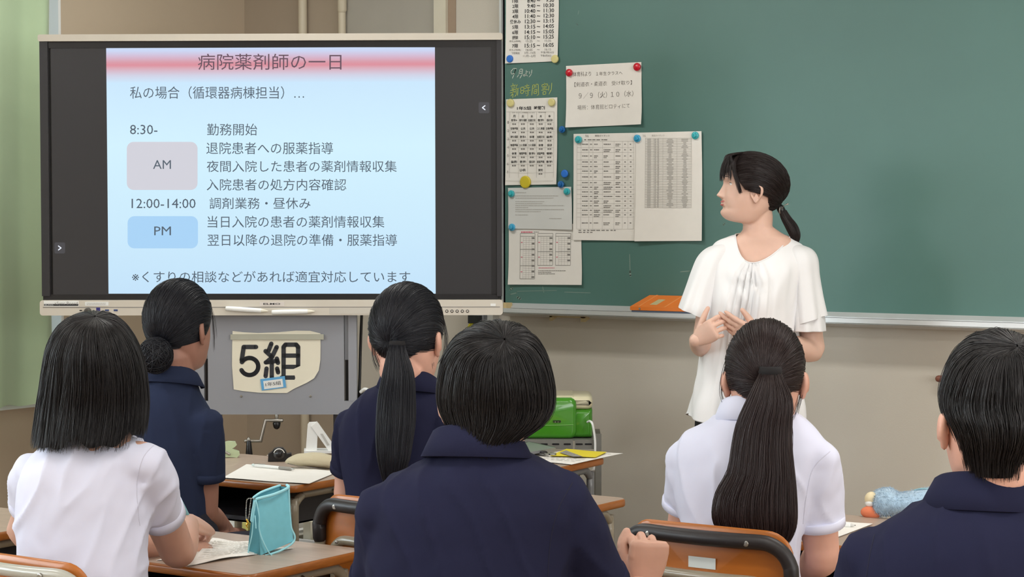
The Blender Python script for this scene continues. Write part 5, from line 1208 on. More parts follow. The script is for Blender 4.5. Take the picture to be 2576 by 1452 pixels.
# ------------------------------------------------------------------ desks, chairs and what lies on them
m_top = mat('desk_laminate', (176, 156, 140), .45, var=.08, vscale=5, stretch=(2, 14, 2), coat=.15); m_edge = mat('orange_wood_edge', (156, 92, 36), .35, var=.15, vscale=9, stretch=(3, 3, 20), coat=.08)
m_tube = mat('beige_enamel_tube', (150, 142, 124), .3, coat=.3, var=.04, vscale=30); m_tubeg = mat('grey_enamel_tube', (112, 114, 116), .35, coat=.3)
m_shelf = mat('dark_desk_tray', (44, 44, 50), .5); m_ply = mat('orange_plywood', (170, 98, 34), .32, var=.16, vscale=4, stretch=(1, 1, 7), coat=.12); m_tubel = mat('light_grey_tube', (176, 176, 166), .28, coat=.4)
def desk(name, x1, y0, label, w=.62, dp=.42, z=.71, rz=0.0, tubem=None, thick_=.022, shelf=True):
    """x1 right edge, y0 near edge"""
    e = empty(name, (x1, y0, 0), rz, label, 'desk'); tm = tubem or m_tube
    add('desk_top', prism(rrect(-w+.004, -.004, .004, dp-.004, .026, 5), z-.003, z, 'z'), m_top, e, False)
    pts = rrect(-w, 0, 0, dp, .03, 6); R = []
    for (o_, zz) in ((.004, z-.0005), (.0015, z-.002), (0, z-.006), (0, z-thick_+.004), (.002, z-thick_+.001), (.006, z-thick_)):
        R.append([(x + (o_ if x < -w/2 else -o_), y + (o_ if y < dp/2 else -o_), zz) for x, y in pts])
    add('edge_band', loft(R, cap0=False), m_edge, e)
    zt_ = z-thick_-.012
    for sx in (-w+.035, -.035):
        add('leg', tube([(sx, .045, .02), (sx, .045, zt_-.06), (sx, .05, zt_-.025), (sx, .075, zt_-.004), (sx, .11, zt_), (sx, dp-.11, zt_), (sx, dp-.075, zt_-.004), (sx, dp-.05, zt_-.025), (sx, dp-.045, zt_-.06), (sx, dp-.045, .02)], .0125, 12, 4), tm, e)
        add('foot_bar', tube([(sx, .01, .02), (sx, dp-.01, .02)], .0115, 10), tm, e)
    add('cross_bar', tube([(-w+.035, dp-.045, .22), (-.035, dp-.045, .22)], .010, 10), tm, e)
    if shelf:
        add('book_tray', join(box(-w+.07, -.07, .035, dp-.05, z-.125, z-.120), box(-w+.07, -w+.074, .035, dp-.05, z-.125, z-.03), box(-.074, -.07, .035, dp-.05, z-.125, z-.03), box(-w+.07, -.07, dp-.054, dp-.05, z-.125, z-.03), box(-w+.07, -.07, .035, .039, z-.125, z-.108)), m_shelf, e, False)
    add('hook', tube([(-.02, .2, zt_), (.0, .2, zt_-.012), (.008, .2, zt_+.0)], .0035, 8, 3), m_steel, e)
    return e
def chair(cx_, y0, label, wrap, rz=0.0, zt_=.808, w=.185):
    e = empty('school_chair', (cx_, y0, 0), rz, label, 'chair')
    # origin below the backrest tube; sitter faces +y
    bow = lambda x, a=.030: -a*(1-(x/w)**2)
    def U(wd, zc, r, y_, lean, zlow, ylow):
        P = [(-wd, ylow, zlow), (-wd, y_+.01, zc-r-.10), (-wd, y_, zc-r)]
        P += [(-wd+r-r*math.cos(t), y_ + bow(-wd+r-r*math.cos(t))-bow(wd), zc-r+r*math.sin(t)) for t in np.linspace(.25, PI/2, 5)]
        P += [(x, y_ + bow(x)-bow(wd), zc) for x in np.linspace(-wd+r, wd-r, 7)[1:-1]]
        P += [(wd-r+r*math.cos(t), y_ + bow(wd-r+r*math.cos(t))-bow(wd), zc-r+r*math.sin(t)) for t in np.linspace(PI/2, .25, 5)]
        P += [(wd, y_, zc-r), (wd, y_+.01, zc-r-.10), (wd, ylow, zlow)]; return P
    P = U(w, zt_-.012, .062, 0, 0, .42, .045); P = [(-w, .0, .02), (-w, .03, .2)] + P + [(w, .03, .2), (w, .0, .02)]
    Q = catmull(P, 3); add('back_frame', tube(Q, .0125, 14), m_tube if wrap else m_tubel, e)
    if wrap:
        zz = zt_-.012; sel = [q for q in Q if q[2] > zt_-.115]; add('rubber_wrap', tube(sel, .0158, 16), m_dark, e)
    P = U(w-.035, zt_-.095, .055, .004, 0, .44, .04); P = P[:1]+P[2:-2]+P[-1:]
    add('lower_frame', tube(catmull([(-w+.035, .34, .42), (-w+.035, .10, .415)]+P+[(w-.035, .10, .415), (w-.035, .34, .42)], 3), .0115, 12), m_tube if wrap else m_tubel, e)
    # backrest plywood, bowed, rounded corners
    R = []; R2 = []; pts = rrect(-w+.004, w-.004, zt_-.235, zt_+.010, .055, 7)
    yy = lambda x: .020 + (bow(x)-bow(w))*1.0
    ring = lambda o_, s_: [(x*s_, yy(x*s_)+o_, (zt_-.11)+(z-(zt_-.11))*s_) for x, z in pts]
    add('backrest', loft([ring(-.004, s_) for s_ in (.02, .25, .5, .75, .9, .975)] + [ring(-.002, .995), ring(0, 1.0), ring(.003, .995)] + [ring(.0055, s_) for s_ in (.975, .9, .75, .5, .25, .02)]), m_ply, e)
    for x in (-w+.075, w-.085):
        y_ = bow(x)-bow(w); add('screw', disc((x, y_-.0125, zt_-.014), (0, -1, 0), .0062, .0035, 16, bev=.4), m_steel, e)
        add('screw', disc((x*.98, y_-.0085, zt_-.097), (0, -1, 0), .004, .004, 12, bev=.4), m_steel, e)
    add('name_label', ([(x, yy(x)-.0052, z) for x, z in ((-.034, zt_-.078), (.030, zt_-.078), (.030, zt_-.055), (-.034, zt_-.055))], [(0, 1, 2, 3)]), mat('label_pale', (206, 214, 212), .6) if 'label_pale' not in MATS else MATS['label_pale'], e, False)
    add('seat', prism(rrect(-.185, .185, .035, .40, .05, 6), .428, .440, 'z'), m_ply, e, False)
    for sx in (-w+.035, w-.035): add('leg', tube([(sx, .34, .42), (sx, .355, .39), (sx, .37, .02)], .0115, 12, 3), m_tube, e)
    return e
D2 = desk('student_desk', -2.835, 3.135, 'desk of the writing student with paper and turquoise pouch on it', dp=.405)
D4 = desk('student_desk', -2.765, 4.17, 'desk in front of the centre ponytail student, bare right corner showing', dp=.41)
D1 = desk('student_desk', -3.675, 4.255, 'front left desk with worksheet, tape dispenser and beige pencil case', dp=.50, w=.66)
D5 = desk('student_desk', -1.60, 4.185, 'desk with a blue plush toy on it, right of the long ponytail', dp=.45, w=.66)
D3 = desk('side_desk', -3.275, 4.90, 'desk near the wall with laptop, yellow leaflet and papers', dp=.42, w=.66, rz=dg(2.5), tubem=m_tubeg)
D0 = desk('student_desk', -3.725, 3.10, 'desk at the left edge, only an orange corner showing', dp=.42)
chair(-2.845, 3.60, 'chair with black-wrapped frame and white label behind the centre ponytail student', True)
chair(-1.985, 3.595, 'chair with black-wrapped frame, orange back and pale label below the very long ponytail', True, zt_=.822, w=.195)
chair(-2.945, 2.60, 'chair with bare light grey tube frame at the lower left corner', False)
chair(-3.86, 3.62, 'chair of the bun-haired student at the front left', True)
chair(-2.14, 2.62, 'chair under the big navy-shirted student in the middle', True)
chair(-1.22, 2.66, 'chair under the student at the right edge', True)

mat('faint_ink', (208, 205, 197), .8)
def onz(px, py, z=.711): return atZ(px, py, z)
def paper_on(corners, label, z=.7125, name='worksheet', m=None, wav=.002, lines=True, parent=None, seed=0):
    P = [np.array(onz(x, y, z)) for x, y in corners]; o = P[0].copy(); n = 9; R = []
    for i in range(n):
        row = []
        for j in range(n):
            a, b = j/(n-1), i/(n-1); q = (P[0]*(1-a)+P[1]*a)*(1-b)+(P[3]*(1-a)+P[2]*a)*b - o
            row.append((q[0], q[1], q[2]+wav*(.5+.5*math.sin(a*7+b*3+seed))))
        R.append(row)
    R = np.array(R); T = R[::-1]; V, F = loft(T, closed=False); V2, F2 = loft((T-np.array([0, 0, .0008]))[::-1], closed=False)
    e = empty(name, o, 0, label, 'paper'); add('sheet', join((V, F), (V2, F2)), m or m_paper, e)
    if lines:
        L = []; rr_ = random.Random(seed)
        for k in range(9):
            b = .12+.085*k; x = .1
            while x < .85:
                w_ = rr_.uniform(.03, .12); q0 = [np.array((P[0]*(1-a)+P[1]*a)*(1-bb)+(P[3]*(1-a)+P[2]*a)*bb - o)+np.array([0, 0, wav+.0006]) for a, bb in ((x, b), (min(x+w_, .9), b), (min(x+w_, .9), b+.02), (x, b+.02))]
                L.append((q0, [(0, 1, 2, 3)])); x += w_+.03
        add('printed_lines', join(*L), MATS['faint_ink'], e, False)['kind'] = 'stuff'
    return e
# on desk D2
paper_on([(535, 1357), (640, 1366), (640, 1395), (470, 1424)], 'crumpled white worksheet under the writing student\'s hand', seed=1, wav=.004)
paper_on([(548, 1368), (739, 1380), (600, 1402), (392, 1410)], 'lower worksheet sticking out beneath the turquoise pouch', z=.7113, seed=2, wav=.001, lines=False)
# turquoise pouch: standing mesh pencil case seen from its corner
vp = View(680, float(np.dot(onz(668, 1395)[:2], f_h[:2])))
pe = empty('pencil_pouch', vp.O, vp.ang, 'turquoise standing mesh pencil pouch with zip and ball chain', 'pencil case')
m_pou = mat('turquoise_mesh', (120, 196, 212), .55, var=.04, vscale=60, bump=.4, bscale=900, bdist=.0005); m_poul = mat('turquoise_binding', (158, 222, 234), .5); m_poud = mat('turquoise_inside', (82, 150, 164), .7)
q = lambda px, py, dy=0.0: vp.p(px, py, dy)
def sheetgrid(c00, c10, c11, c01, n=8, th=.0015, bulge=.0, out=(0, -1, 0)):
    R = []; R2 = []
    c = [np.array(v) for v in (c00, c10, c11, c01)]; out = np.array(out, float)
    for i in range(n):
        b = i/(n-1); row = []
        for j in range(n):
            a = j/(n-1); row.append((c[0]*(1-a)+c[1]*a)*(1-b)+(c[3]*(1-a)+c[2]*a)*b + out*bulge*math.sin(PI*a)*math.sin(PI*b))
        R.append(row)
    R = np.array(R); V, F = loft(R, closed=False); V2, F2 = loft((R-out*th)[::-1], closed=False); return join((V, F), (V2, F2))
fl, fr_, br, blf = (655, 1398), (738, 1366), None, None
add('front_panel', sheetgrid(q(655, 1398, -.0), q(738, 1362, .05), q(726, 1226, .05), q(648, 1262, -.0), bulge=.006), m_pou, pe)
add('back_panel', sheetgrid(q(622, 1396, .03), q(716, 1340, .09), q(703, 1223, .075), q(638, 1250, .03), out=(0, 1, 0), bulge=.004), m_pou, pe)
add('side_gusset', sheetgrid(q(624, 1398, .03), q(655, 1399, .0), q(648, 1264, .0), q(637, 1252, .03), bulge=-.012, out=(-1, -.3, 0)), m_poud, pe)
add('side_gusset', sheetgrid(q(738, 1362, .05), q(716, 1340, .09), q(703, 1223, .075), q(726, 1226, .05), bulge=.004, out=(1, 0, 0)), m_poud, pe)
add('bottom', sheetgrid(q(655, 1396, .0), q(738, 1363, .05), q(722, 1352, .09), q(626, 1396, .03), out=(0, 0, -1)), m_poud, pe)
add('binding', tube([q(*a) for a in ((646, 1256, -.004), (660, 1252, -.006), (690, 1244, .01), (718, 1232, .04), (726, 1225, .05), (722, 1221, .06))], .0035, 8, 4), m_poul, pe)
add('binding', tube([q(*a) for a in ((638, 1252, .028), (655, 1240, .035), (680, 1230, .055), (704, 1222, .075))], .003, 8, 4), m_poul, pe)
add('binding', tube([q(*a) for a in ((726, 1226, .048), (729, 1300, .05), (733, 1330, .05), (741, 1348, .052), (739, 1362, .05), (725, 1375, .03), (700, 1388, .01), (668, 1398, .0))], .0026, 8, 4), m_poul, pe)
add('zip_tape', tube([q(*a) for a in ((645, 1262, -.006), (652, 1298, -.006), (652, 1330, -.006), (661, 1360, -.008), (675, 1388, -.006), (685, 1399, -.002))], .0040, 8, 5, flat=.4), m_poul, pe)
add('zip_tape', tube([q(*a) for a in ((644, 1262, -.004), (638, 1300, -.002), (634, 1345, .0), (626, 1380, .01), (624, 1396, .02))], .0038, 8, 5, flat=.4), m_poul, pe)
add('zip_tape', tube([q(*a) for a in ((642, 1262, -.004), (637, 1285, .0), (634, 1310, .005))], .0040, 8, 3), m_poul, pe)
zp = add('zip_pull', tube([q(642, 1300, -.012), q(643, 1312, -.013), q(644, 1326, -.013)], [.0035, .0030, .0046], 10, flat=.4), m_poul, pe)
add('pull_hole', disc(q(644, 1325, -.0150), (0, -1, 0), .0026, .0006, 12), m_poud, zp)
chn = [q(*a) for a in ((641, 1256, -.005), (632, 1254, -.006), (622, 1257, -.006), (619.5, 1275, -.006), (619, 1300, -.006), (621, 1312, -.006))]; ch = catmull(chn, 8)
ch2 = catmull([q(*a) for a in ((632, 1255, -.004), (629, 1275, -.004), (627, 1295, -.004), (622, 1312, -.006))], 8)
def beads(P, sp=.0036, r=.0015):
    d = np.concatenate([[0], np.cumsum(np.linalg.norm(np.diff(P, axis=0), axis=1))]); L = np.arange(0, d[-1], sp)
    return [ellipsoid([np.interp(l, d, P[:, c]) for c in range(3)], (r, r, r), 8, 6) for l in L]
bc_ = add('ball_chain', join(*beads(ch), *beads(ch2)), m_steel, pe); bc_['kind'] = 'stuff'
add('brass_charm', tube([q(621, 1308, -.006), q(624, 1316, -.006), q(620, 1322, -.006), q(623, 1328, -.006)], [.0022, .003, .002, .0012], 8, 3), mat('brass', (212, 170, 70), .25, metal=.9), pe)
# pen in the writing hand
P0, P1 = v2.world(v2.p(436, 1226, .30)), v2.world(v2.p(492, 1338, .47))
pn = empty('pen', P0, 0, 'slim turquoise pen held in the writing hand', 'pen'); d_ = np.array(P1)-np.array(P0)
add('barrel', tube([d_*0, d_*.05, d_*.8, d_*.9], [.0042, .0050, .0050, .0040], 12), mat('turquoise_pen', (130, 196, 206), .3), pn)
add('tip', tube([d_*.9, d_*.99], [.0034, .0008], 10), m_steel, pn)
add('clip', tube([d_*.02+np.array([.006, -.003, .002]), d_*.30+np.array([.006, -.003, .002])], .0012, 8), MATS['turquoise_pen'], pn)
# on desk D1
paper_on([(620, 1168), (852, 1186), (778, 1218), (560, 1203)], 'white worksheet on the front left desk', seed=4, wav=.0015, lines=False)
a, b = onz(636, 1170, .7195), onz(742, 1181, .7195)
e = empty('mechanical_pencil', a, 0, 'white mechanical pencil lying on the front left worksheet', 'pencil'); d_ = b-a
add('barrel', tube([d_*.07, d_*.64], .0046, 12), m_white, e); add('grip', tube([d_*.64, d_*.90], .0050, 12), mat('grey_grip', (150, 148, 142), .5), e)
add('cap', tube([d_*0, d_*.05], .0042, 10), mat('pale_cap', (210, 224, 222), .4), e); add('clip', tube([d_*.05+np.array([0, -.001, .004]), d_*.30+np.array([0, -.001, .0055])], .0012, 8), m_steel, e); add('tip', tube([d_*.90, d_*.99], [.0034, .0012], 10), m_steel, e)
vc = View(790, float(np.dot(onz(790, 1180)[:2], f_h[:2])))
e = empty('pencil_case', vc.O, vc.ang, 'beige cloth pencil case lying beside the mechanical pencil', 'pencil case'); q = lambda px, py, dy=0.0: vc.p(px, py, dy)
R = []
for (px, yt, yb_, ry) in ((717, 1160, 1168, .006), (726, 1152, 1172, .025), (748, 1143, 1176, .035), (772, 1140, 1179, .040), (800, 1138, 1182, .042), (830, 1144, 1184, .040), (856, 1152, 1185, .034), (878, 1166, 1184, .014)):
    A, B = q(px, yt, .02), q(px, yb_, .0); zc, rz_ = (A[2]+B[2])/2, max(.004, (A[2]-B[2])/2)
    R.append([(A[0], .02+ry*math.cos(t), zc + rz_*math.sin(t)*(1 if math.sin(t) > 0 else .85)) for t in np.arange(20)*2*PI/20])
add('case_body', displace(loft(catmull(np.array(R), 4)), lambda p: .0025*noise.noise(Vector(p)*34)), mat('beige_canvas', (196, 186, 158), .9, bump=.4, bscale=500), e)
add('zip', tube([q(724, 1166, -.017), q(770, 1177, -.022), q(830, 1182, -.022), q(870, 1182, -.012)], .0016, 8, 4), mat('zip_grey', (120, 114, 100), .6), e)
vd = View(702, float(np.dot(onz(702, 1160)[:2], f_h[:2]))); q = lambda px, py, dy=0.0: vd.p(px, py, dy)
e = empty('tape_dispenser', vd.O, vd.ang, 'small black tape dispenser at the back of the front left desk', 'tape dispenser')
zb_ = .711
prof = [(674, zb_), (675, 1143), (684, 1137), (690, 1129), (700, 1126), (712, 1127), (719, 1134), (722, 1142), (733, 1140), (734, 1147), (722, 1155), (718, zb_)]
pp = [(q(a, 1150, .0)[0], (q(a, b, 0)[2] if b > 2 else .7115)) for a, b in prof]
add('dispenser_body', prism(pp, -.012, .022, 'y'), m_black, e, False)
c_ = q(702, 1143, 0); add('tape_roll', tube([(c_[0], -.016, c_[2]+.002), (c_[0], .010, c_[2]+.002)], .017, 28, cap=False), mat('tape_dark', (66, 66, 66), .3), e)
add('roll_core', tube([(c_[0], -.0175, c_[2]+.002), (c_[0], .012, c_[2]+.002)], .0105, 20, cap=False), m_black, e)
add('tape_rim', tube([(c_[0]+.0165*math.cos(t), -.0172, c_[2]+.002+.0165*math.sin(t)) for t in np.linspace(.3, 2.8, 14)], .0016, 6), m_white, e)
add('cutter', tube([q(672, 1146, -.008), q(682, 1146, -.008)], .0014, 6), m_steel, e)
vg = View(583, float(np.dot(onz(583, 1150)[:2], f_h[:2]))); q = lambda px, py, dy=0.0: vg.p(px, py, dy)
e = empty('paper_clip_stand', vg.O, vg.ang, 'pale green desk clip shaped like an S beside the navy sleeve', 'clip')
zc_ = lambda py: .7115 if py >= 1152 else q(583, py, 0)[2]
pl_ = [(562, 1113), (574, 1110), (592, 1111), (596, 1119), (591, 1124), (584, 1128), (590, 1131), (602, 1136), (603, 1144), (596, 1151), (585, 1152), (560, 1152), (556, 1140)]
add('clip_body', prism([(q(a, 1130, 0)[0], zc_(b)) for a, b in pl_], -.010, .010, 'y'), mat('pale_green_plastic', (188, 204, 166), .4), e, False)
add('clip_spring', tube([q(568, 1138, -.012), q(577, 1143, -.012)], .004, 10), m_steel, e)
# white folding tablet arm behind the pencil case
va = View(806, float(np.dot(onz(800, 1140)[:2], f_h[:2]))+.02); q = lambda px, py, dy=0.0: va.p(px, py, dy)
e = empty('document_camera', va.O, va.ang, 'white folded arm of a document camera standing behind the pencil case', 'document camera')
zb_ = .711
def zz(px, py): v = q(px, py, 0); return (v[0], max(v[2], .7115))
add('column', prism([zz(769, 1160), zz(774, 1068), zz(778, 1063), zz(797, 1062), zz(800, 1068), zz(797, 1160)], -.012, .014, 'y'), m_white, e, False)
add('arm', prism([zz(783, 1072), zz(797, 1060), zz(802, 1066), zz(840, 1120), zz(852, 1150), zz(838, 1150), zz(826, 1132)], -.016, .004, 'y'), m_white, e, False)
add('arm_slot', prism([zz(806, 1090), zz(812, 1090), zz(829, 1118), zz(824, 1120)], -.0175, -.0155, 'y'), mat('slot_grey', (190, 190, 186), .5), e, False)
add('base', box(q(765, 1150)[0], q(850, 1150)[0], -.03, .05, .711, .719), m_white, e, False)
# right of the chair gap: papers in a clear crate on the floor under D1
cr = np.array(onz(745, 1300, .5)); e = empty('paper_crate', (cr[0]-.02, cr[1]+.02, 0), 0, 'pale plastic crate stuffed with papers under the front left desk', 'crate')
m_cr = mat('crate_plastic', (200, 198, 190), .4)
add('crate_box', join(box(-.30, .22, -.1, -.095, 0, .44), box(-.30, .22, .16, .165, 0, .44), box(-.30, -.295, -.1, .165, 0, .44), box(.215, .22, -.1, .165, 0, .44), box(-.30, .22, -.1, .165, 0, .006)), m_cr, e, False)
add('crate_rim', tube([(-.305, -.105, .44), (.225, -.105, .44), (.225, .17, .44), (-.305, .17, .44), (-.305, -.105, .44)], .008, 8), m_white, e)
rr = random.Random(3)
for i in range(9):
    x = -.27+i*.053; add('paper_stack', box(x, x+.03, -.08, .14, .008, .45+rr.uniform(.0, .06)), [m_paper, m_white, mat('folder_yellow', (206, 200, 120), .6), m_paper][i % 4] if i == 2 else [m_paper, m_white, m_pgrey, m_cream][i % 4], e, False)
# side desk D3: laptop, mouse case, keys, yellow leaflet, handout
zt3 = .7115
paper_on([(1425, 1133), (1568, 1141), (1438, 1169), (1290, 1155)], 'white handout overhanging the right edge of the side desk', z=.7125, seed=6, wav=.0008)
e = paper_on([(1425, 1130), (1527, 1138), (1497, 1151), (1383, 1147)], 'yellow leaflet with a patterned stripe on the handout', z=.7165, seed=7, wav=.001, name='leaflet', m=mat('yellow_print', (236, 216, 50), .6), lines=False)
o = np.array(e.location); S4 = [(1408, 1139), (1424, 1133), (1466, 1149), (1440, 1149)]
add('printed_stripe', ([np.array(onz(x, y, .7190))-o for x, y in S4], [(3, 2, 1, 0)]), mat('stripe_grey', (150, 146, 140), .6, var=.5, vscale=160), e, False)
vl = View(1330, float(np.dot(onz(1330, 1140)[:2], f_h[:2]))); q = lambda px, py, z: vl.loc(onz(px, py, z))
e = empty('laptop', vl.O, vl.ang, 'grey laptop on the side desk beneath the green machine', 'laptop')
def slabq(c, z0, z1): 
    P = [q(x, y, z0) for x, y in c]; return [(p[0], p[1], z0) for p in P]+[(p[0], p[1], z1) for p in P], [(3, 2, 1, 0), (4, 5, 6, 7), (0, 1, 5, 4), (1, 2, 6, 5), (2, 3, 7, 6), (3, 0, 4, 7)]
LC = [(1250, 1148), (1290, 1152), (1398, 1133), (1330, 1118)]
add('laptop_base', slabq(LC, .712, .722), mat('laptop_dark', (60, 60, 64), .4), e, False)
add('laptop_lid', slabq(LC, .7225, .731), mat('laptop_grey', (150, 152, 156), .35, metal=.4), e, False)
e = empty('glasses_case', onz(1296, 1146, .737), 0, 'black rounded case lying in front of the laptop', 'case')
add('case_shell', ellipsoid((0, 0, .0), (.045, .028, .016), 24, 12), m_black, e); add('hinge', tube([(-.03, -.02, .004), (.03, -.02, .004)], .002, 6), m_steel, e)
e = empty('key_bunch', onz(1384, 1143, .720), 0, 'small bunch of keys beside the yellow leaflet', 'keys')
add('key_ring', tube([(.012*math.cos(t), .012*math.sin(t), .002) for t in np.linspace(0, 2*PI, 16)], .0012, 6), m_steel, e)
for k in range(3): add('key', box(-.03+.018*k, -.006+.018*k, -.018, -.010, 0, .002+.002*k), m_steel, e, False)
add('key_fob', ellipsoid((-.025, .0, .004), (.014, .012, .006), 14, 8), m_dark, e)
# steel rack with the green machine
vr = View(1420, float(5.55*math.cos(PSI)+3.55*math.sin(PSI))); q = lambda px, py, dy=0.0: vr.p(px, py, dy)
e = empty('steel_rack', vr.O, vr.ang, 'grey slotted angle-steel rack carrying the green machine', 'rack')
m_rack = mat('rack_steel', (126, 126, 120), .45, metal=.4, var=.08, vscale=20)
a, b = q(1230, 1106), q(1513, 1130)
add('rail', box(a[0], q(1441, 1106)[0], -.002, .0, b[2], a[2]), m_rack, e, False); add('rail', box(q(1446, 1106)[0], b[0], -.002, .0, b[2], a[2]), m_rack, e, False)
add('shelf', box(a[0], b[0], .001, .33, a[2]-.004, a[2]), m_rack, e, False)
for i, x in enumerate((1257, 1285, 1312, 1341, 1369, 1398, 1427, 1457, 1480, 1503)):
    c_ = q(x, 1117.5); add('rail_slot', prism(rrect(c_[0]-.012, c_[0]+.012, c_[2]-.0028, c_[2]+.0028, .0026, 3), -.0032, -.0022), m_black, e, False)
add('upright', box(q(1498, 1100)[0], q(1513, 1100)[0], -.004, -.0022, 0.0, q(1500, 1091)[2]), m_rack, e, False)
add('upright', box(a[0], a[0]+.02, -.004, -.0022, 0, a[2]+.02), m_rack, e, False)
for x in (a[0]+.01, b[0]-.01): add('upright', box(x-.01, x+.01, .331, .333, 0, a[2]), m_rack, e, False)
add('lower_shelf', box(a[0], b[0], .001, .33, .2, .204), m_rack, e, False)
zt_r = a[2]
e = empty('label_machine', vr.O, vr.ang, 'glossy green and cream machine on the steel rack by the wall', 'machine')
m_gr = mat('glossy_green', (66, 142, 34), .22, coat=.5, var=.05, vscale=6); m_crm = mat('machine_cream', (218, 212, 180), .35, coat=.3)
x0, x1, x2 = q(1205, 1050)[0], q(1444, 1050)[0], q(1490, 1050, .05)[0]; zt_m = q(1400, 1003)[2]; zm = zt_r+.001
def rbox(xa, xb_, ya, yb_, za, zb_, r, axis_round='y'):
    pts = rrect(xa, xb_, za, zb_, r, 6); R = []
    for y, s_ in ((ya, .0), (ya+.003, 1)): pass
    cxm, czm = (xa+xb_)/2, (za+zb_)/2
    def rg(y, o_): return [(x-(o_ if x > cxm else -o_), y, z-(o_ if z > czm else -o_)) for x, z in pts]
    return loft([rg(ya, .012), rg(ya+.004, .005), rg(ya+.012, 0), rg(yb_-.012, 0), rg(yb_-.004, .005), rg(yb_, .012)])
add('machine_body', rbox(x0, x1+.008, .02, .26, zm, zt_m, .022), m_gr, e)
add('end_panel', rbox(x1-.03, x2, .035, .255, zm+.002, q(1470, 1030, .04)[2], .004), m_gr, e)
add('end_cap', rbox(x1-.02, x2+.001, .033, .257, q(1470, 1030, .04)[2]+.0005, zt_m+.004, .018), m_crm, e)
add('top_cover', box(x0+.01, x1-.004, .04, .24, zt_m, zt_m+.006), m_crm, e, False)
add('seam', tube([q(1300, 1072, .0185), q(1442, 1069, .0185)], .0012, 6), mat('pale_green_line', (120, 178, 90), .4), e)
add('badge', prism(rrect(q(1391, 1062)[0], q(1411, 1062)[0], q(1400, 1065)[2], q(1400, 1059)[2], .003, 3), .0165, .0195), mat('badge_dark', (52, 70, 40), .3, metal=.4), e, False)
for dx in (-4, 3): add('badge_dot', disc(q(1401+dx, 1062, .0165), (0, -1, 0), .0018, .0006, 10), m_steel, e)
add('latch', box(q(1372, 1030)[0], q(1377, 1030)[0], .017, .0195, q(1375, 1038)[2], q(1375, 1024)[2]), m_crm, e, False)
P = [q(1478, 1062, .02), q(1484, 1060, -.0), q(1490, 1066, -.02), q(1494, 1085, -.02), q(1497, 1110, -.02), q(1497, 1140, -.02), q(1494, 1180, -.01), q(1491, 1230, .0)]; P.append(np.array([P[-1][0], P[-1][1], .02]))
o_ = add('machine_cord', tube([vr.world(p) for p in P], .0040, 8, 5), m_white); tagit(o_, 'white power cord hanging from the green machine', 'cord')
# D5: plush, paper, pen; books in the tray
paper_on([(2128, 1313), (2196, 1318), (2100, 1354), (2040, 1335)], 'white sheet on the desk beside the blue plush', seed=8, wav=.0005, lines=False)
a, b = onz(2090, 1318, .718), onz(2152, 1322, .718); d_ = b-a
e = empty('marker_pen', a, 0, 'white marker pen half hidden by the white sleeve', 'pen')
add('barrel', tube([d_*0, d_*.75], .0062, 14), m_white, e); add('neck', tube([d_*.75, d_*.93], [.0052, .0028], 12), mat('marker_grey', (206, 206, 202), .4), e); add('tip', tube([d_*.93, d_*1.0], [.0016, .0008], 8), m_black, e)
vq = View(2280, float(np.dot(onz(2250, 1303)[:2], f_h[:2]))+.03); q = lambda px, py, dy=0.0: vq.p(px, py, dy)
e = empty('plush_toy', vq.O, vq.ang, 'fluffy pale blue plush toy with cream nose and orange foot lying on the desk', 'soft toy')
R = []
for (px, yt, yb_, ry) in ((2196, 1262, 1284, .02), (2202, 1240, 1300, .045), (2216, 1231, 1304, .055), (2238, 1229, 1306, .058), (2262, 1240, 1306, .054), (2290, 1236, 1308, .058), (2330, 1229, 1308, .062), (2365, 1230, 1308, .064), (2410, 1236, 1308, .06), (2450, 1252, 1306, .045), (2466, 1270, 1295, .02)):
    A, B = q(px, yt, .0), q(px, yb_, .0); zlow = max(B[2], .714); zc, rz_ = (A[2]+zlow)/2, max(.004, (A[2]-zlow)/2)
    R.append([(A[0], ry*math.cos(t), zc + rz_*math.sin(t)) for t in np.arange(28)*2*PI/28])
base = displace(loft(catmull(np.array(R), 5)), lambda p: .003*noise.noise(Vector(p)*45)+.001*noise.noise(Vector(p)*150))
m_pl = mat('pale_blue_plush', (164, 192, 214), .95, sheen=.5, var=.1, vscale=90)
pb = add('plush_body', base, m_pl, e)
me = pb.data; n_ = len(me.polygons); paths = []
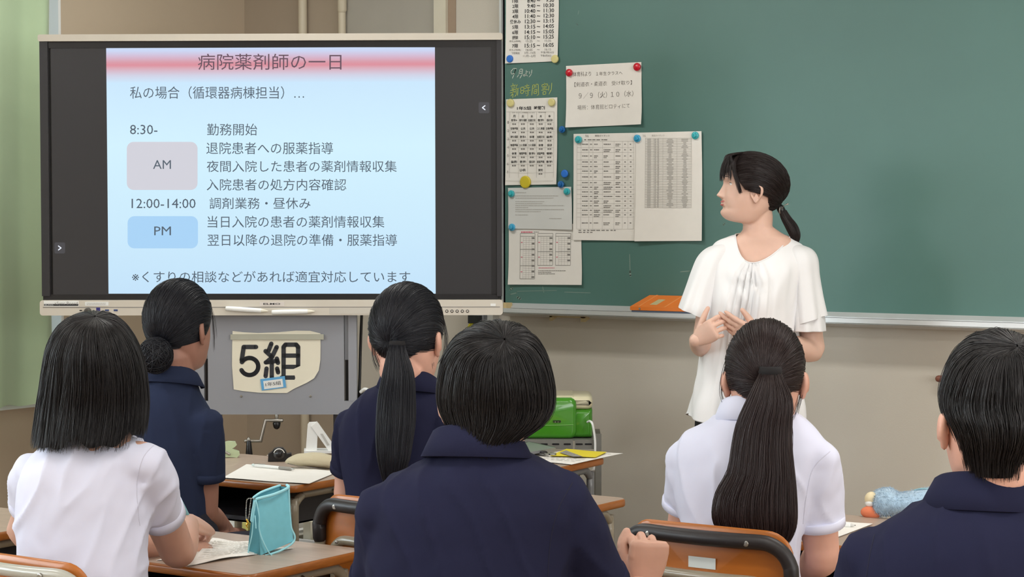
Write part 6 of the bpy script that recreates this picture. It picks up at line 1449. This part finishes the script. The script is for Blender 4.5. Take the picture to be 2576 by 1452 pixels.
for i in range(6500):
    p_ = me.polygons[RNG.integers(0, n_)]; c_ = np.array(p_.center) + RNG.normal(size=3)*.0015; nr = np.array(p_.normal); dd = nr*.6 + RNG.normal(size=3)*.5; dd /= np.linalg.norm(dd); L = RNG.uniform(.004, .009)
    paths.append([c_, c_+dd*L*.4, c_+(dd*.7+nr*.1+np.array([.2, 0, -.2]))*L*.8, c_+(dd*.5+np.array([.3, 0, -.5]))*L])
v_, q_ = strands(np.array(paths), .0004); o_ = bpy.data.objects.new('plush_fur', quads_np('plush_fur', v_, q_, m_pl)); COL.objects.link(o_); o_.parent = e; o_['kind'] = 'stuff'
add('nose', ellipsoid(q(2192, 1256, -.01), (.017, .018, .019), 20, 12), mat('plush_cream', (226, 212, 176), .9), e)
add('white_patch', ellipsoid(q(2190, 1266, -.012), (.014, .018, .012), 18, 10), m_white, e)
add('foot', displace(ellipsoid(q(2192, 1290, -.02)+np.array([0, 0, .001]), (.027, .022, .0165), 20, 12), lambda p: .001*noise.noise(Vector(p)*60)), mat('plush_orange', (218, 124, 88), .95), e)
add('collar_band', tube([q(2300, 1234, .0), q(2318, 1230, -.01), q(2340, 1231, -.012)], .0025, 8, 3), mat('plush_band', (140, 180, 190), .8), e)
bt_ = [m_black, m_white, mat('book_grey', (110, 114, 122), .6), m_black, mat('book_pale', (190, 196, 206), .6), mat('book_dark', (58, 58, 70), .6), mat('book_maroon', (96, 60, 50), .6)]
labs = ['thin black book on top of the stack in the right desk tray', 'white book second in the stack in the right desk tray', 'grey book third in the stack in the right desk tray', 'black book in the middle of the right desk tray stack', 'pale blue-white book low in the right desk tray', 'dark book second lowest in the right desk tray', 'brownish book lowest in the right desk tray']
zz_ = .5925
hts = [.010, .014, .013, .015, .013, .012, .010]
for i in range(6, -1, -1):
    h_ = hts[i]; e = empty('book', (-1.60-.36, 4.235+.004*(i % 3), zz_), 0, labs[i], 'book', 'books in the right desk tray')
    add('cover', join(box(0, .24+.008*(i % 2), 0, .18, 0, .0015), box(0, .24+.008*(i % 2), 0, .18, h_-.0025, h_-.001), box(0, .0015, 0, .18, 0, h_-.001)), bt_[i], e, False); add('pages', box(.002, .236, .003, .178, .0016, h_-.0026), m_paper, e, False); zz_ += h_
